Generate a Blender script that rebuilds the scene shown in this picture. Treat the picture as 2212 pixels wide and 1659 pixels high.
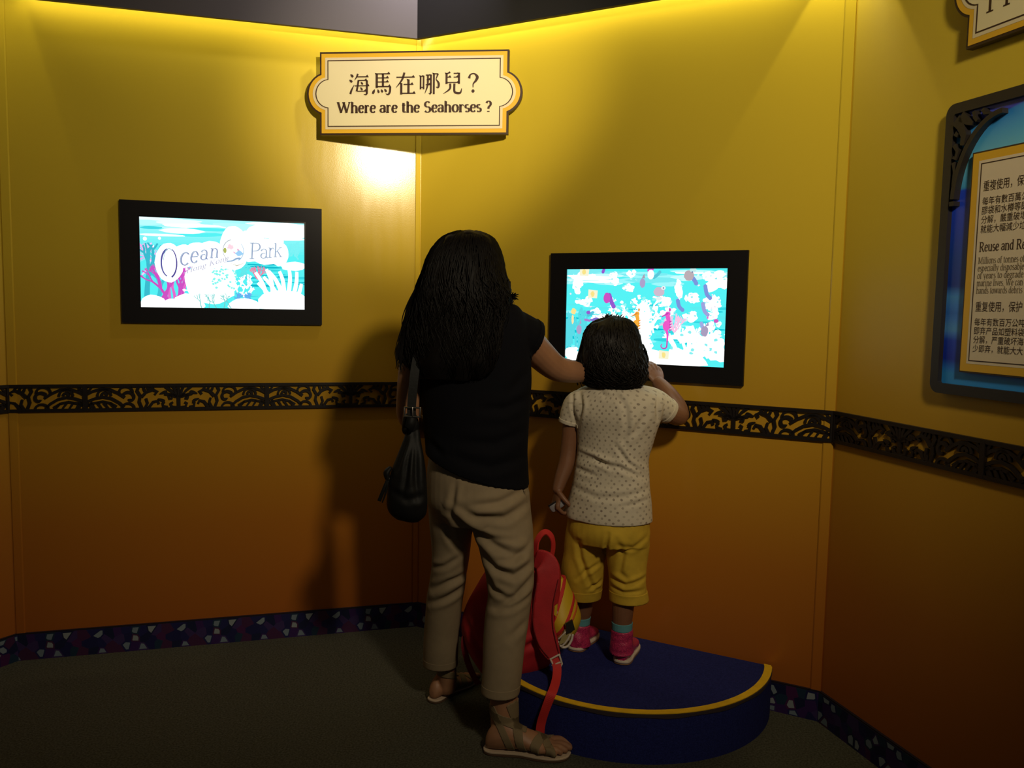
import bpy, bmesh, math, random
import numpy as np
from mathutils import Vector, Matrix, Quaternion
from math import sin, cos, pi, radians, sqrt, atan2

for _o in list(bpy.data.objects): bpy.data.objects.remove(_o)
SC = bpy.context.scene
COL = SC.collection

# ------------------------------------------------------------ camera, world, lights, exposure
cam = bpy.data.cameras.new('camera')
cam.sensor_fit = 'HORIZONTAL'; cam.sensor_width = 36.0; cam.lens = 36.0 * 1839.9 / 2212.0
cam.clip_start = 0.05; cam.clip_end = 60
camo = bpy.data.objects.new('camera', cam); COL.objects.link(camo)
camo.matrix_world = Matrix.Translation((0, 0, 1.36)) @ Matrix.Rotation(radians(90 - 5.1346), 4, 'X') @ Matrix.Rotation(radians(1.0156), 4, 'Z')
SC.camera = camo
SC.view_settings.view_transform = 'Standard'
SC.view_settings.look = 'None'
SC.view_settings.gamma = 1.0
SC.view_settings.use_curve_mapping = False
SC.view_settings.exposure = 0.0

W = bpy.data.worlds.new('dim_hall'); SC.world = W; W.use_nodes = True
W.node_tree.nodes['Background'].inputs[0].default_value = (1.0, 0.93, 0.84, 1)
W.node_tree.nodes['Background'].inputs[1].default_value = 0.034

def aim(o, target):
    d = Vector(target) - o.location
    o.rotation_euler = d.to_track_quat('-Z', 'Y').to_euler()

def spot(name, loc, target, watts, angle, blend, col, rad):
    l = bpy.data.lights.new(name, 'SPOT'); l.energy = watts; l.spot_size = radians(angle); l.spot_blend = blend
    l.color = col; l.shadow_soft_size = rad
    o = bpy.data.objects.new(name, l); COL.objects.link(o); o.location = loc; aim(o, target); return o

def area(name, loc, target, watts, sx, sy, col, xdir=None, spread=180):
    l = bpy.data.lights.new(name, 'AREA'); l.shape = 'RECTANGLE'; l.size = sx; l.size_y = sy; l.energy = watts; l.color = col
    l.spread = radians(spread)
    o = bpy.data.objects.new(name, l); COL.objects.link(o); o.location = loc
    z = -(Vector(target) - Vector(loc)).normalized()
    if xdir is None: aim(o, target)
    else:
        x = Vector(xdir); x = (x - z * x.dot(z)).normalized(); y = z.cross(x)
        m = Matrix((x, y, z)).transposed().to_4x4(); m.translation = loc; o.matrix_world = m
    return o

WARM = (1.0, 0.84, 0.58)
# room plan: C = middle corner, A = far left corner, B = right corner
C2 = np.array((-.3859, 3.5333)); DL = np.array((-.9612, -.2760)); DR = np.array((.8764, -.4816))
D3 = np.array((.2796, -.9601)); D0 = np.array((-.4845, -.8748))
NL = np.array((.2760, -.9612)); NR = np.array((-.4816, -.8764)); N3 = np.array((-.9601, -.2796)); N0 = np.array((.8748, -.4845))
LEN_L, LEN_R = 1.5237, 1.6384
A2 = C2 + LEN_L * DL; B2 = C2 + LEN_R * DR
def wp(c, d, n, s, z, off=0.0):
    p = c + s * d + off * n
    return (float(p[0]), float(p[1]), float(z))

# the gallery's track spot, behind the visitors to the right
spot('track_spot_lamp', (0.88, 0.28, 2.555), (0.10, 3.2, 1.55), 134, 84, 1.0, WARM, 0.13)
spot('track_spot_head', (0.88, 0.28, 2.555), (-0.36, 3.4, 2.17), 400, 25, 1.0, WARM, 0.065)
# cove strips behind the fascia boards along the top of each wall
LEDC = (1.0, 0.86, 0.42)
def cove(name, c, d, n, s0, s1, watts):
    m = 0.5 * (s0 + s1)
    area(name, wp(c, d, n, m, 2.452, 0.045), wp(c, d, n, m, 2.0, 0.015), watts, abs(s1 - s0), 0.02, LEDC, (d[0], d[1], 0), 180)
cove('cove_light_left', C2, DL, NL, 0.02, 1.44, 1.5)
cove('cove_light_right', C2, DR, NR, 0.02, 1.50, 1.8)
cove('cove_light_far_right', B2, D3, N3, 0.30, 1.6, .5)
cove('cove_light_far_left', A2, D0, N0, 0.05, 1.2, 1.0)
def corner_spot(name, p, n1, n2, z, watts, angle):
    b = (n1 + n2) / np.linalg.norm(n1 + n2); q = p + b * .040 / (b @ n1)
    spot(name, (q[0], q[1], z), (q[0], q[1], 0), watts, angle, .12, LEDC, .006)
corner_spot('corner_wash_lamp', B2, NR, N3, 2.58, 11, 61)
corner_spot('far_corner_wash_lamp', A2, NL, N0, 2.75, 7, 30)
area('upper_wall_lamp', (-.16, 3.12, 2.95), (-0.50, 3.5, 2.62), 3.6, 0.08, 0.08, (0.95, 0.86, 1.0), None, 120)

# ------------------------------------------------------------ mesh helpers
BASE = {}
def group_obj(name, loc, label, cat, group=None):
    o = bpy.data.objects.new(name, None); COL.objects.link(o); o.location = loc; o.empty_display_size = .1
    o['label'] = label; o['category'] = cat
    if group: o['group'] = group
    BASE[o] = np.array(loc, float); return o

def link(name, me, mat, parent=None, smooth=True, kind=None):
    o = bpy.data.objects.new(name, me); COL.objects.link(o)
    if parent is not None:
        b = BASE[parent]; me.transform(Matrix.Translation(Vector(-b))); o.parent = parent; BASE[o] = b
    else: BASE[o] = np.zeros(3)
    if mat is not None:
        for m in (mat if isinstance(mat, (list, tuple)) else [mat]): me.materials.append(m)
    if smooth: me.polygons.foreach_set('use_smooth', [True] * len(me.polygons))
    if kind: o['kind'] = kind
    me.update(); return o

def mk(name, VF, mat, parent=None, smooth=True, kind=None, recalc=True):
    V, F = VF
    me = bpy.data.meshes.new(name); me.from_pydata([tuple(map(float, v)) for v in V], [], F)
    if recalc:
        bm = bmesh.new(); bm.from_mesh(me); bmesh.ops.recalc_face_normals(bm, faces=bm.faces); bm.to_mesh(me); bm.free()
    return link(name, me, mat, parent, smooth, kind)

def cat_(*vfs):
    V, F = [], []
    for v, f in vfs:
        n = len(V); V.extend(v); F.extend([[i + n for i in q] for q in f])
    return V, F

def loft(rows, closed=True):
    """rows: list of equal-length point loops"""
    n = len(rows[0]); V = [p for r in rows for p in r]; F = []
    for i in range(len(rows) - 1):
        for j in range(n):
            k = (j + 1) % n
            F.append([i * n + j, i * n + k, (i + 1) * n + k, (i + 1) * n + j])
    if closed:
        for i, row in ((0, rows[0]), (len(rows) - 1, rows[-1])):
            c = np.mean(np.array(row), axis=0); V.append(tuple(c)); m = len(V) - 1
            for j in range(n):
                F.append([m, i * n + j, i * n + (j + 1) % n])
    return V, F

def interp(rs, sub=4):
    """Catmull-Rom through rows of numbers"""
    R_ = np.array(rs, float); out = []
    n = len(R_)
    for i in range(n - 1):
        p0, p1, p2, p3 = R_[max(i - 1, 0)], R_[i], R_[i + 1], R_[min(i + 2, n - 1)]
        for k in range(sub):
            t = k / sub
            out.append(0.5 * ((2 * p1) + (-p0 + p2) * t + (2 * p0 - 5 * p1 + 4 * p2 - p3) * t * t + (-p0 + 3 * p1 - 3 * p2 + p3) * t ** 3))
    out.append(R_[-1]); return out

def rings(rs, seg=40, sub=4, grow=0.0, power=2.0):
    rows = []
    for x, y, z, a, b, az, tilt in interp(rs, sub):
        A = radians(az); rx, ry = cos(A), -sin(A); fx, fy = sin(A), cos(A); row = []
        for j in range(seg):
            t = 2 * pi * j / seg; c, s = cos(t), sin(t)
            if power != 2.0:
                c = math.copysign(abs(c) ** (2 / power), c); s = math.copysign(abs(s) ** (2 / power), s)
            u, v = (a + grow) * c, (b + grow) * s
            row.append((x + u * rx + v * fx, y + u * ry + v * fy, z - tilt * u))
        rows.append(row)
    return loft(rows)

def frame_along(P, i):
    P = np.array(P); a = P[max(i - 1, 0)]; b = P[min(i + 1, len(P) - 1)]
    d = b - a; return d / (np.linalg.norm(d) + 1e-9)

def tube(pts, rad, seg=16, sub=4, flat=None, up=None, round_ends=True):
    """pts (3-D), rad numbers or (ra, rb); flat = ratio of second axis"""
    rad = [(r, r * (flat or 1)) if not isinstance(r, (tuple, list)) else r for r in rad]
    D = [(*p, *r) for p, r in zip(pts, rad)]
    D = interp(D, sub) if sub > 1 and len(D) > 1 else [np.array(d, float) for d in D]
    Pn = np.array([d[:3] for d in D]); rr = np.array([d[3:5] for d in D])
    if round_ends:
        d0 = frame_along(Pn, 0); d1 = frame_along(Pn, len(Pn) - 1); r0 = rr[0].min(); r1 = rr[-1].min()
        pre = [(Pn[0] - d0 * r0 * sin(t), rr[0] * max(cos(t), .12)) for t in (1.45, 1.0, .5)]
        post = [(Pn[-1] + d1 * r1 * sin(t), rr[-1] * max(cos(t), .12)) for t in (.5, 1.0, 1.45)]
        Pn = np.array([p for p, _ in pre] + list(Pn) + [p for p, _ in post]); rr = np.array([r for _, r in pre] + list(rr) + [r for _, r in post])
    d = frame_along(Pn, 0)
    u = np.array(up if up is not None else ((0, 0, 1) if abs(d[2]) < .9 else (0, 1, 0)), float)
    rows = []
    for i in range(len(Pn)):
        d = frame_along(Pn, i)
        u = u - d * (u @ d); u /= (np.linalg.norm(u) + 1e-9); w = np.cross(d, u)
        rows.append([tuple(Pn[i] + rr[i][0] * cos(2 * pi * j / seg) * w + rr[i][1] * sin(2 * pi * j / seg) * u) for j in range(seg)])
    return loft(rows)

def strip3(pts, width, thick, up, sub=6):
    """flat band along pts; width along d x up, thickness along up (up may be a list)"""
    n = len(pts); ups = up if isinstance(up, list) else [up] * n
    wd = width if isinstance(width, (list, tuple)) else [width] * n
    D = interp([(*p, *q, w) for p, q, w in zip(pts, ups, wd)], sub); Pn = np.array([d[:3] for d in D]); rows = []
    for i in range(len(D)):
        d = frame_along(Pn, i); u = D[i][3:6]; u = u - d * (u @ d); u /= np.linalg.norm(u) + 1e-9; w = np.cross(d, u); p = Pn[i]; h = D[i][6] / 2
        rows.append([tuple(p + w * h + u * thick / 2), tuple(p - w * h + u * thick / 2), tuple(p - w * h - u * thick / 2), tuple(p + w * h - u * thick / 2)])
    return loft(rows)

def box(c, sx, sy, sz, R=None):
    V = [np.array((x * sx / 2, y * sy / 2, z * sz / 2)) for x in (-1, 1) for y in (-1, 1) for z in (-1, 1)]
    if R is not None: V = [np.array(R) @ v for v in V]
    V = [tuple(v + np.array(c)) for v in V]
    return V, [[0, 1, 3, 2], [4, 6, 7, 5], [0, 4, 5, 1], [2, 3, 7, 6], [0, 2, 6, 4], [1, 5, 7, 3]]

def prism(poly, z0, z1):
    n = len(poly); V = [(x, y, z0) for x, y in poly] + [(x, y, z1) for x, y in poly]
    return V, [list(range(n))[::-1], list(range(n, 2 * n))] + [[i, (i + 1) % n, n + (i + 1) % n, n + i] for i in range(n)]

def plate(poly, o, u, v, n, t0, t1):
    """2-D outline poly in the plane (o; u, v), extruded along n from t0 to t1"""
    o, u, v, n = (np.array(q, float) for q in (o, u, v, n)); m = len(poly)
    V = [tuple(o + a * u + b * v + t0 * n) for a, b in poly] + [tuple(o + a * u + b * v + t1 * n) for a, b in poly]
    return V, [list(range(m))[::-1], list(range(m, 2 * m))] + [[i, (i + 1) % m, m + (i + 1) % m, m + i] for i in range(m)]

def ring_plate(outer, inner, o, u, v, n, t0, t1):
    """frame between two outlines with the same number of points"""
    o, u, v, n = (np.array(q, float) for q in (o, u, v, n)); m = len(outer); V = []
    for poly, t in ((outer, t0), (outer, t1), (inner, t1), (inner, t0)): V += [tuple(o + a * u + b * v + t * n) for a, b in poly]
    F = []
    for r in range(4):
        q = (r + 1) % 4
        for i in range(m):
            k = (i + 1) % m; F.append([r * m + i, r * m + k, q * m + k, q * m + i])
    return V, F

def union(vfs, voxel, smooth=3, name='tmp'):
    V, F = cat_(*vfs)
    me = bpy.data.meshes.new(name); me.from_pydata([tuple(map(float, v)) for v in V], [], F)
    # each shell outward so that the volume fill is clean
    bm = bmesh.new(); bm.from_mesh(me); bmesh.ops.recalc_face_normals(bm, faces=bm.faces); bm.to_mesh(me); bm.free()
    o = bpy.data.objects.new(name, me); COL.objects.link(o)
    m = o.modifiers.new('r', 'REMESH'); m.mode = 'VOXEL'; m.voxel_size = voxel
    if smooth:
        s = o.modifiers.new('s', 'SMOOTH'); s.factor = .5; s.iterations = smooth
    dg = bpy.context.evaluated_depsgraph_get(); dg.update()
    r = bpy.data.meshes.new_from_object(o.evaluated_get(dg)); r.name = name
    bpy.data.objects.remove(o); bpy.data.meshes.remove(me); return r

def getco(me):
    a = np.empty(len(me.vertices) * 3, np.float32); me.vertices.foreach_get('co', a); return a.reshape(-1, 3)
def getno(me):
    a = np.empty(len(me.vertices) * 3, np.float32); me.vertices.foreach_get('normal', a); return a.reshape(-1, 3)
def setco(me, a): me.vertices.foreach_set('co', a.astype(np.float32).ravel()); me.update()

def folds(me, lines, face=-1):
    """cloth creases: valleys with a soft ridge beside them, on the side that faces -y; lines: (polyline (x, z), width, depth)"""
    co = getco(me).astype(float); no = getno(me).astype(float); side = np.clip(face * no[:, 1] * 1.6 + .1, 0, 1); disp = np.zeros(len(co)); P = co[:, [0, 2]]
    for pl, wd, dp in lines:
        pl = np.array(pl); best = np.full(len(P), 9.0); sg = np.zeros(len(P)); tt = np.zeros(len(P)); acc = 0
        L = np.linalg.norm(np.diff(pl, axis=0), axis=1); tot = L.sum()
        for a, b, l in zip(pl[:-1], pl[1:], L):
            d = (b - a) / l; q = P - a; t = np.clip(q @ d, 0, l); v = q - t[:, None] * d; dist = np.hypot(v[:, 0], v[:, 1])
            k = dist < best; best[k] = dist[k]; sg[k] = (d[0] * q[k, 1] - d[1] * q[k, 0]); tt[k] = (acc + t[k]) / tot; acc += l
        env = np.sin(np.pi * np.clip(tt * .9 + .05, 0, 1)) ** .7; x = np.sign(sg) * best
        disp += env * dp * (-np.exp(-(x / wd) ** 2) + .75 * np.exp(-((x - 1.9 * wd) / (1.2 * wd)) ** 2) + .45 * np.exp(-((x + 1.9 * wd) / (1.2 * wd)) ** 2))
    setco(me, co + no * (disp * side)[:, None])

def wrinkle(me, amp, freq, seed=0, squash=(1, 1, 1)):
    from mathutils import noise
    co = getco(me).astype(float); no = getno(me).astype(float); off = Vector((seed * 7.3, seed * 3.1, seed * 1.7))
    d = np.array([noise.noise(Vector((p[0] * freq * squash[0], p[1] * freq * squash[1], p[2] * freq * squash[2])) + off) for p in co])
    setco(me, co + no * (d * amp)[:, None])

def band(src, p, n, w, centre, radius, off, thick, n2=None):
    """a strap or cuff that follows the surface of mesh src between two parallel planes"""
    bm = bmesh.new(); bm.from_mesh(src)
    c = Vector(centre); far = [f for f in bm.faces if (f.calc_center_median() - c).length > radius]
    bmesh.ops.delete(bm, geom=far, context='FACES')
    p = Vector(p); n = Vector(n).normalized(); m = Vector(n2).normalized() if n2 else n
    for q, k in ((p + n * w / 2, n), (p - m * w / 2, -m)):
        bmesh.ops.bisect_plane(bm, geom=bm.verts[:] + bm.edges[:] + bm.faces[:], plane_co=q, plane_no=k, clear_outer=True)
    bm.normal_update()
    inn = {v: v.co.copy() for v in bm.verts}; nor = {v: v.normal.copy() for v in bm.verts}
    for v in bm.verts: v.co = inn[v] + nor[v] * (off + thick)
    edges = [e for e in bm.edges if e.is_boundary]
    r = bmesh.ops.extrude_edge_only(bm, edges=edges)
    mp = {}
    for e in edges:
        for v in e.verts: mp[v] = v
    for g in r['geom']:
        if isinstance(g, bmesh.types.BMVert):
            best = min(mp, key=lambda v: (v.co - g.co).length_squared); g.co = inn[best] + nor[best] * (off - .002)
    bmesh.ops.recalc_face_normals(bm, faces=bm.faces)
    me = bpy.data.meshes.new('band'); bm.to_mesh(me); bm.free(); return me

# ------------------------------------------------------------ materials
def mat(name, col, rough=.6, metal=0, spec=.5, bump=None, vary=None, coat=0, emis=None, sheen=0, trans=0):
    m = bpy.data.materials.new(name); m.use_nodes = True; nt = m.node_tree; b = nt.nodes['Principled BSDF']
    b.inputs['Base Color'].default_value = (*col, 1); b.inputs['Roughness'].default_value = rough; b.inputs['Metallic'].default_value = metal
    b.inputs['Specular IOR Level'].default_value = spec; b.inputs['Coat Weight'].default_value = coat; b.inputs['Sheen Weight'].default_value = sheen
    b.inputs['Transmission Weight'].default_value = trans
    tc = nt.nodes.new('ShaderNodeTexCoord')
    if vary:
        sc, amt = vary; n = nt.nodes.new('ShaderNodeTexNoise'); n.inputs['Scale'].default_value = sc; n.inputs['Detail'].default_value = 5
        nt.links.new(tc.outputs['Object'], n.inputs['Vector'])
        h = nt.nodes.new('ShaderNodeMixRGB'); h.blend_type = 'MULTIPLY'; h.inputs[0].default_value = 1; h.inputs[1].default_value = (*col, 1)
        r = nt.nodes.new('ShaderNodeMapRange'); r.inputs[1].default_value = .3; r.inputs[2].default_value = .7; r.inputs[3].default_value = 1 - amt; r.inputs[4].default_value = 1 + amt
        nt.links.new(n.outputs[0], r.inputs[0]); nt.links.new(r.outputs[0], h.inputs[2]); nt.links.new(h.outputs[0], b.inputs['Base Color'])
    if bump:
        sc, st, di = bump; n = nt.nodes.new('ShaderNodeTexNoise'); n.inputs['Scale'].default_value = sc; n.inputs['Detail'].default_value = 4
        nt.links.new(tc.outputs['Object'], n.inputs['Vector']); k = nt.nodes.new('ShaderNodeBump'); k.inputs['Strength'].default_value = st; k.inputs['Distance'].default_value = di
        nt.links.new(n.outputs[0], k.inputs['Height']); nt.links.new(k.outputs[0], b.inputs['Normal'])
    if emis:
        b.inputs['Emission Color'].default_value = (*emis[0], 1); b.inputs['Emission Strength'].default_value = emis[1]
    return m

def wall_material(gloss=0.0):
    """yellow wall film printed with a fade to orange towards the floor, satin sheen"""
    m = mat('wall_film', (1, 1, 1), .2, 0, .30, bump=(260, .05, .002)); nt = m.node_tree; b = nt.nodes['Principled BSDF']
    tc = nt.nodes.new('ShaderNodeTexCoord'); sp = nt.nodes.new('ShaderNodeSeparateXYZ'); nt.links.new(tc.outputs['Object'], sp.inputs[0])
    mr = nt.nodes.new('ShaderNodeMapRange'); mr.inputs[1].default_value = 0; mr.inputs[2].default_value = 2.45; nt.links.new(sp.outputs[2], mr.inputs[0])
    cr = nt.nodes.new('ShaderNodeValToRGB'); e = cr.color_ramp.elements
    e[0].position = .03; e[0].color = (.46, .130, .018, 1); e[1].position = .62; e[1].color = (.68, .475, .036, 1)
    x = e.new(.20); x.color = (.50, .180, .020, 1); x = e.new(.40); x.color = (.58, .310, .024, 1); x = e.new(.95); x.color = (.71, .54, .042, 1)
    nt.links.new(mr.outputs[0], cr.inputs[0]); nt.links.new(cr.outputs[0], b.inputs['Base Color'])
    n = nt.nodes.new('ShaderNodeTexNoise'); n.inputs['Scale'].default_value = 3; n.inputs['Detail'].default_value = 6
    mp = nt.nodes.new('ShaderNodeMapping'); mp.inputs['Scale'].default_value = (9, 9, 1.2); nt.links.new(tc.outputs['Object'], mp.inputs[0]); nt.links.new(mp.outputs[0], n.inputs['Vector'])
    r = nt.nodes.new('ShaderNodeMapRange'); r.inputs[3].default_value = .13 + gloss; r.inputs[4].default_value = .22 + gloss; nt.links.new(n.outputs[0], r.inputs[0]); nt.links.new(r.outputs[0], b.inputs['Roughness'])
    return m

def attr_material(name, rough=.5, emission=None, spec=.5):
    m = bpy.data.materials.new(name); m.use_nodes = True; nt = m.node_tree; b = nt.nodes['Principled BSDF']
    a = nt.nodes.new('ShaderNodeAttribute'); a.attribute_name = 'ink'
    b.inputs['Roughness'].default_value = rough; b.inputs['Specular IOR Level'].default_value = spec
    if emission is None: nt.links.new(a.outputs['Color'], b.inputs['Base Color'])
    else:
        b.inputs['Base Color'].default_value = (.01, .01, .012, 1); nt.links.new(a.outputs['Color'], b.inputs['Emission Color']); b.inputs['Emission Strength'].default_value = emission
    return m

def ink(me, cols):
    """one printed colour per face"""
    at = me.attributes.new('ink', 'FLOAT_COLOR', 'CORNER'); out = np.ones((len(me.loops), 4), np.float32)
    for p, c in zip(me.polygons, cols): out[p.loop_start:p.loop_start + p.loop_total, :3] = c
    at.data.foreach_set('color', out.ravel())

M = dict(
    wall=wall_material(), wall_matt=wall_material(.22),
    grey=mat('upper_board_grey', (.10, .088, .088), .7, bump=(300, .05, .001)),
    black=mat('upper_board_black', (.012, .011, .011), .7),
    carpet=mat('carpet', (.100, .096, .070), .95, spec=.1, bump=(420, .9, .006), vary=(160, .45)),
    ceiling=mat('ceiling_black', (.012, .012, .012), .9),
    iron=mat('cast_dark_metal', (.016, .011, .009), .42, .25, bump=(120, .15, .002)),
    frame=mat('black_board', (.006, .005, .006), .55, spec=.25, bump=(300, .05, .001)),
    bezel=mat('bezel_gloss', (.008, .008, .010), .25),
    brown=mat('sign_brown', (.045, .022, .008), .5),
    yellow=mat('sign_yellow', (.82, .47, .025), .45),
    cream=mat('sign_cream', (.86, .76, .44), .45),
    pale=mat('sign_pale_edge', (.80, .68, .42), .45),
    letter=mat('letter_brown', (.050, .020, .008), .6),
    letter_grey=mat('letter_grey', (.20, .15, .09), .6),
    charcoal=mat('panel_frame_charcoal', (.022, .017, .014), .5, bump=(200, .1, .001)),
    navy=mat('step_carpet_navy', (.021, .027, .150), .95, spec=.1, bump=(500, .7, .004), vary=(220, .3)),
    tape=mat('yellow_edge_tape', (.82, .50, .012), .6, vary=(30, .1)),
    skin_a=mat('skin_tan', (.34, .165, .085), .5, bump=(160, .06, .001), vary=(25, .08)),
    skin_b=mat('skin_brown', (.195, .085, .041), .5, bump=(160, .06, .001), vary=(25, .08)),
    hair=mat('hair_black', (.005, .0038, .0034), .55, spec=.16),
    hair_b=mat('hair_dark_brown', (.007, .005, .004), .5, spec=.22),
    top=mat('black_jersey', (.004, .004, .006), .9, spec=.12, bump=(500, .3, .001)),
    khaki=mat('khaki_cotton', (.27, .205, .125), .85, spec=.2, bump=(900, .35, .0008), vary=(40, .05)),
    leather=mat('black_leather', (.006, .006, .006), .6, spec=.22, bump=(90, .25, .002)),
    steel=mat('buckle_steel', (.55, .52, .47), .28, 1.0),
    strap=mat('sandal_elastic', (.20, .145, .075), .8, bump=(600, .5, .001)),
    sole=mat('sandal_sole', (.30, .20, .12), .7),
    sole_edge=mat('sandal_sole_edge', (.55, .42, .30), .6),
    shorts=mat('yellow_cotton', (.55, .36, .035), .85, spec=.2, bump=(700, .3, .0008), vary=(30, .08)),
    pink=mat('pink_glitter', (.50, .030, .11), .32, spec=.6, bump=(260, .8, .003), vary=(180, .3), coat=.3),
    white_rubber=mat('white_rubber', (.62, .52, .42), .6),
    gum=mat('gum_sole', (.30, .15, .07), .7),
    sock=mat('teal_sock', (.10, .30, .33), .9, bump=(600, .4, .001)),
    gadget=mat('grey_gadget', (.32, .31, .33), .35, .2),
    gadget_dark=mat('gadget_dark', (.015, .013, .016), .4),
    red=mat('backpack_red', (.42, .012, .018), .7, bump=(500, .4, .001), vary=(20, .12)),
    red_web=mat('red_webbing', (.58, .022, .020), .7, bump=(900, .6, .001)),
    red_dark=mat('backpack_mesh', (.20, .008, .014), .85, bump=(700, .6, .001)),
    bag_yellow=mat('backpack_yellow', (.62, .40, .015), .55),
    orange=mat('backpack_orange', (.62, .13, .02), .6),
    plastic=mat('white_plastic', (.62, .55, .47), .4),
    smoke=mat('smoked_plastic', (.02, .018, .014), .12, spec=.6),
    clear=mat('clear_card_window', (.34, .28, .12), .12, spec=.7),
    eye=mat('eye_white', (.7, .66, .6), .2), iris=mat('iris_brown', (.03, .015, .008), .2), lip=mat('lips', (.32, .10, .07), .45),
    ink=attr_material('printed_vinyl', .45), blue_print=attr_material('blue_print', .4), screen=attr_material('lit_screen', .2, 1.0),
)

# ------------------------------------------------------------ the room
LEN0, LEN3 = 1.6, 2.6
E0 = A2 + LEN0 * D0; E3 = B2 + LEN3 * D3
PTS = [E0, A2, C2, B2, E3]
NRM = [N0, NL, NR, N3]
def off_pt(i, t):
    """corner i of the plan moved t into the room"""
    if i == 0: return PTS[0] + t * NRM[0]
    if i == 4: return PTS[4] + t * NRM[3]
    b = NRM[i - 1] + NRM[i]; b = b / np.linalg.norm(b); return PTS[i] + b * t / (b @ NRM[i])
def run(i, t0, t1, z0, z1):
    """prism along wall i between offsets t0 and t1"""
    poly = [tuple(off_pt(i, t0)), tuple(off_pt(i + 1, t0)), tuple(off_pt(i + 1, t1)), tuple(off_pt(i, t1))]
    return prism(poly, z0, z1)
SIDES = ['far_left', 'left', 'right', 'far_right']
mk('floor', box((0, .5, -.05), 8, 8, .1), M['carpet'], None, False, 'structure')
mk('ceiling', box((0, .5, 3.55), 8, 8, .1), M['ceiling'], None, False, 'structure')
for i, s in enumerate(SIDES):
    mk('wall_' + s, run(i, -.10, 0, 0, 3.5), M['wall_matt'] if s.startswith('far') else M['wall'], None, False, 'structure')
    mk('trim_%d' % (i + 1), run(i, 0.062, .080, 2.404, 3.5), M['grey'] if s == 'left' else M['black'], None, False, 'structure')
# flat joint strips in the two outer corners
for k, (c, d, n, s0, s1) in enumerate(((C2, DL, NL, LEN_L - .030, LEN_L), (C2, DR, NR, LEN_R - .034, LEN_R), (C2, DL, NL, .002, .022))):
    q = [wp(c, d, n, u, 0, t)[:2] for u, t in ((s0, 0), (s1, 0), (s1, .006), (s0 + .004, .0045), (s0, .002))]
    mk('trim_%d' % (5 + k), prism(q, .1, 2.45), M['wall'], None, False, 'structure')

# patterned skirting: a capped vinyl strip printed with broken chips
def clip(poly, nx, ny, c):
    out = []
    for i in range(len(poly)):
        a, b = poly[i], poly[(i + 1) % len(poly)]; da = nx * a[0] + ny * a[1] - c; db = nx * b[0] + ny * b[1] - c
        if da <= 0: out.append(a)
        if da * db < 0:
            t = da / (da - db); out.append((a[0] + t * (b[0] - a[0]), a[1] + t * (b[1] - a[1])))
    return out
PAL = [tuple(min(1, 1.6 * q) for q in c_) for c_ in [(.010, .010, .060), (.026, .008, .065), (.045, .008, .050), (.008, .022, .045), (.040, .010, .040), (.030, .016, .075), (.006, .008, .035), (.008, .008, .05)]]
PALE = [(.24, .30, .34), (.30, .34, .36), (.20, .26, .32)]
def chips(length, height, seed):
    rnd = random.Random(seed); sites = []; period = .30; base = []
    nx, ny = 10, 3
    for a in range(nx):
        for b in range(ny):
            base.append(((a + .5 + rnd.uniform(-.42, .42)) * period / nx, (b + .5 + rnd.uniform(-.42, .42)) * height / ny, rnd.random(), rnd.choice(PAL), rnd.choice(PALE)))
    n = int(length / period) + 2
    for k in range(-1, n):
        for q in base: sites.append((q[0] + k * period, *q[1:]))
    cells = []
    for i, (x, y, h, c, pc) in enumerate(sites):
        if x < -.03 or x > length + .03: continue
        poly = [(0, 0), (length, 0), (length, height), (0, height)]
        for j, (x2, y2, *_) in enumerate(sites):
            if i == j or abs(x2 - x) > .09: continue
            nx_, ny_ = x2 - x, y2 - y; poly = clip(poly, nx_, ny_, (x2 * x2 - x * x + y2 * y2 - y * y) / 2)
            if len(poly) < 3: break
        if len(poly) < 3: continue
        if h < .24:
            m = np.mean(poly, axis=0); inner = [tuple(m + .66 * (np.array(p) - m)) for p in poly]; cells.append((poly, c, 0)); cells.append((inner, pc, 1))
        else: cells.append((poly, c, 0))
    return cells
HB = .104
for i, s in enumerate(SIDES):
    b = mk('baseboard_' + s, cat_(run(i, 0, .012, 0, HB - .004), run(i, 0, .009, HB - .004, HB)), mat('skirting_' + s, (.012, .009, .02), .45), None, False, 'structure')
    a = off_pt(i, .012); e = off_pt(i + 1, .012); L = float(np.linalg.norm(e - a)); d = (e - a) / L; V, F, cs = [], [], []
    for poly, c, lay in chips(L, HB - .004, 5 + i):
        k = len(V); t = .0004 + .0003 * lay
        for u, w in poly:
            p = a + d * u + NRM[i] * t; V.append((p[0], p[1], w))
        F.append(list(range(k, len(V)))); cs.append(c)
    o = mk('printed_chips', (V, F), M['ink'], b, False, 'stuff', recalc=False); ink(o.data, cs)

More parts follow.
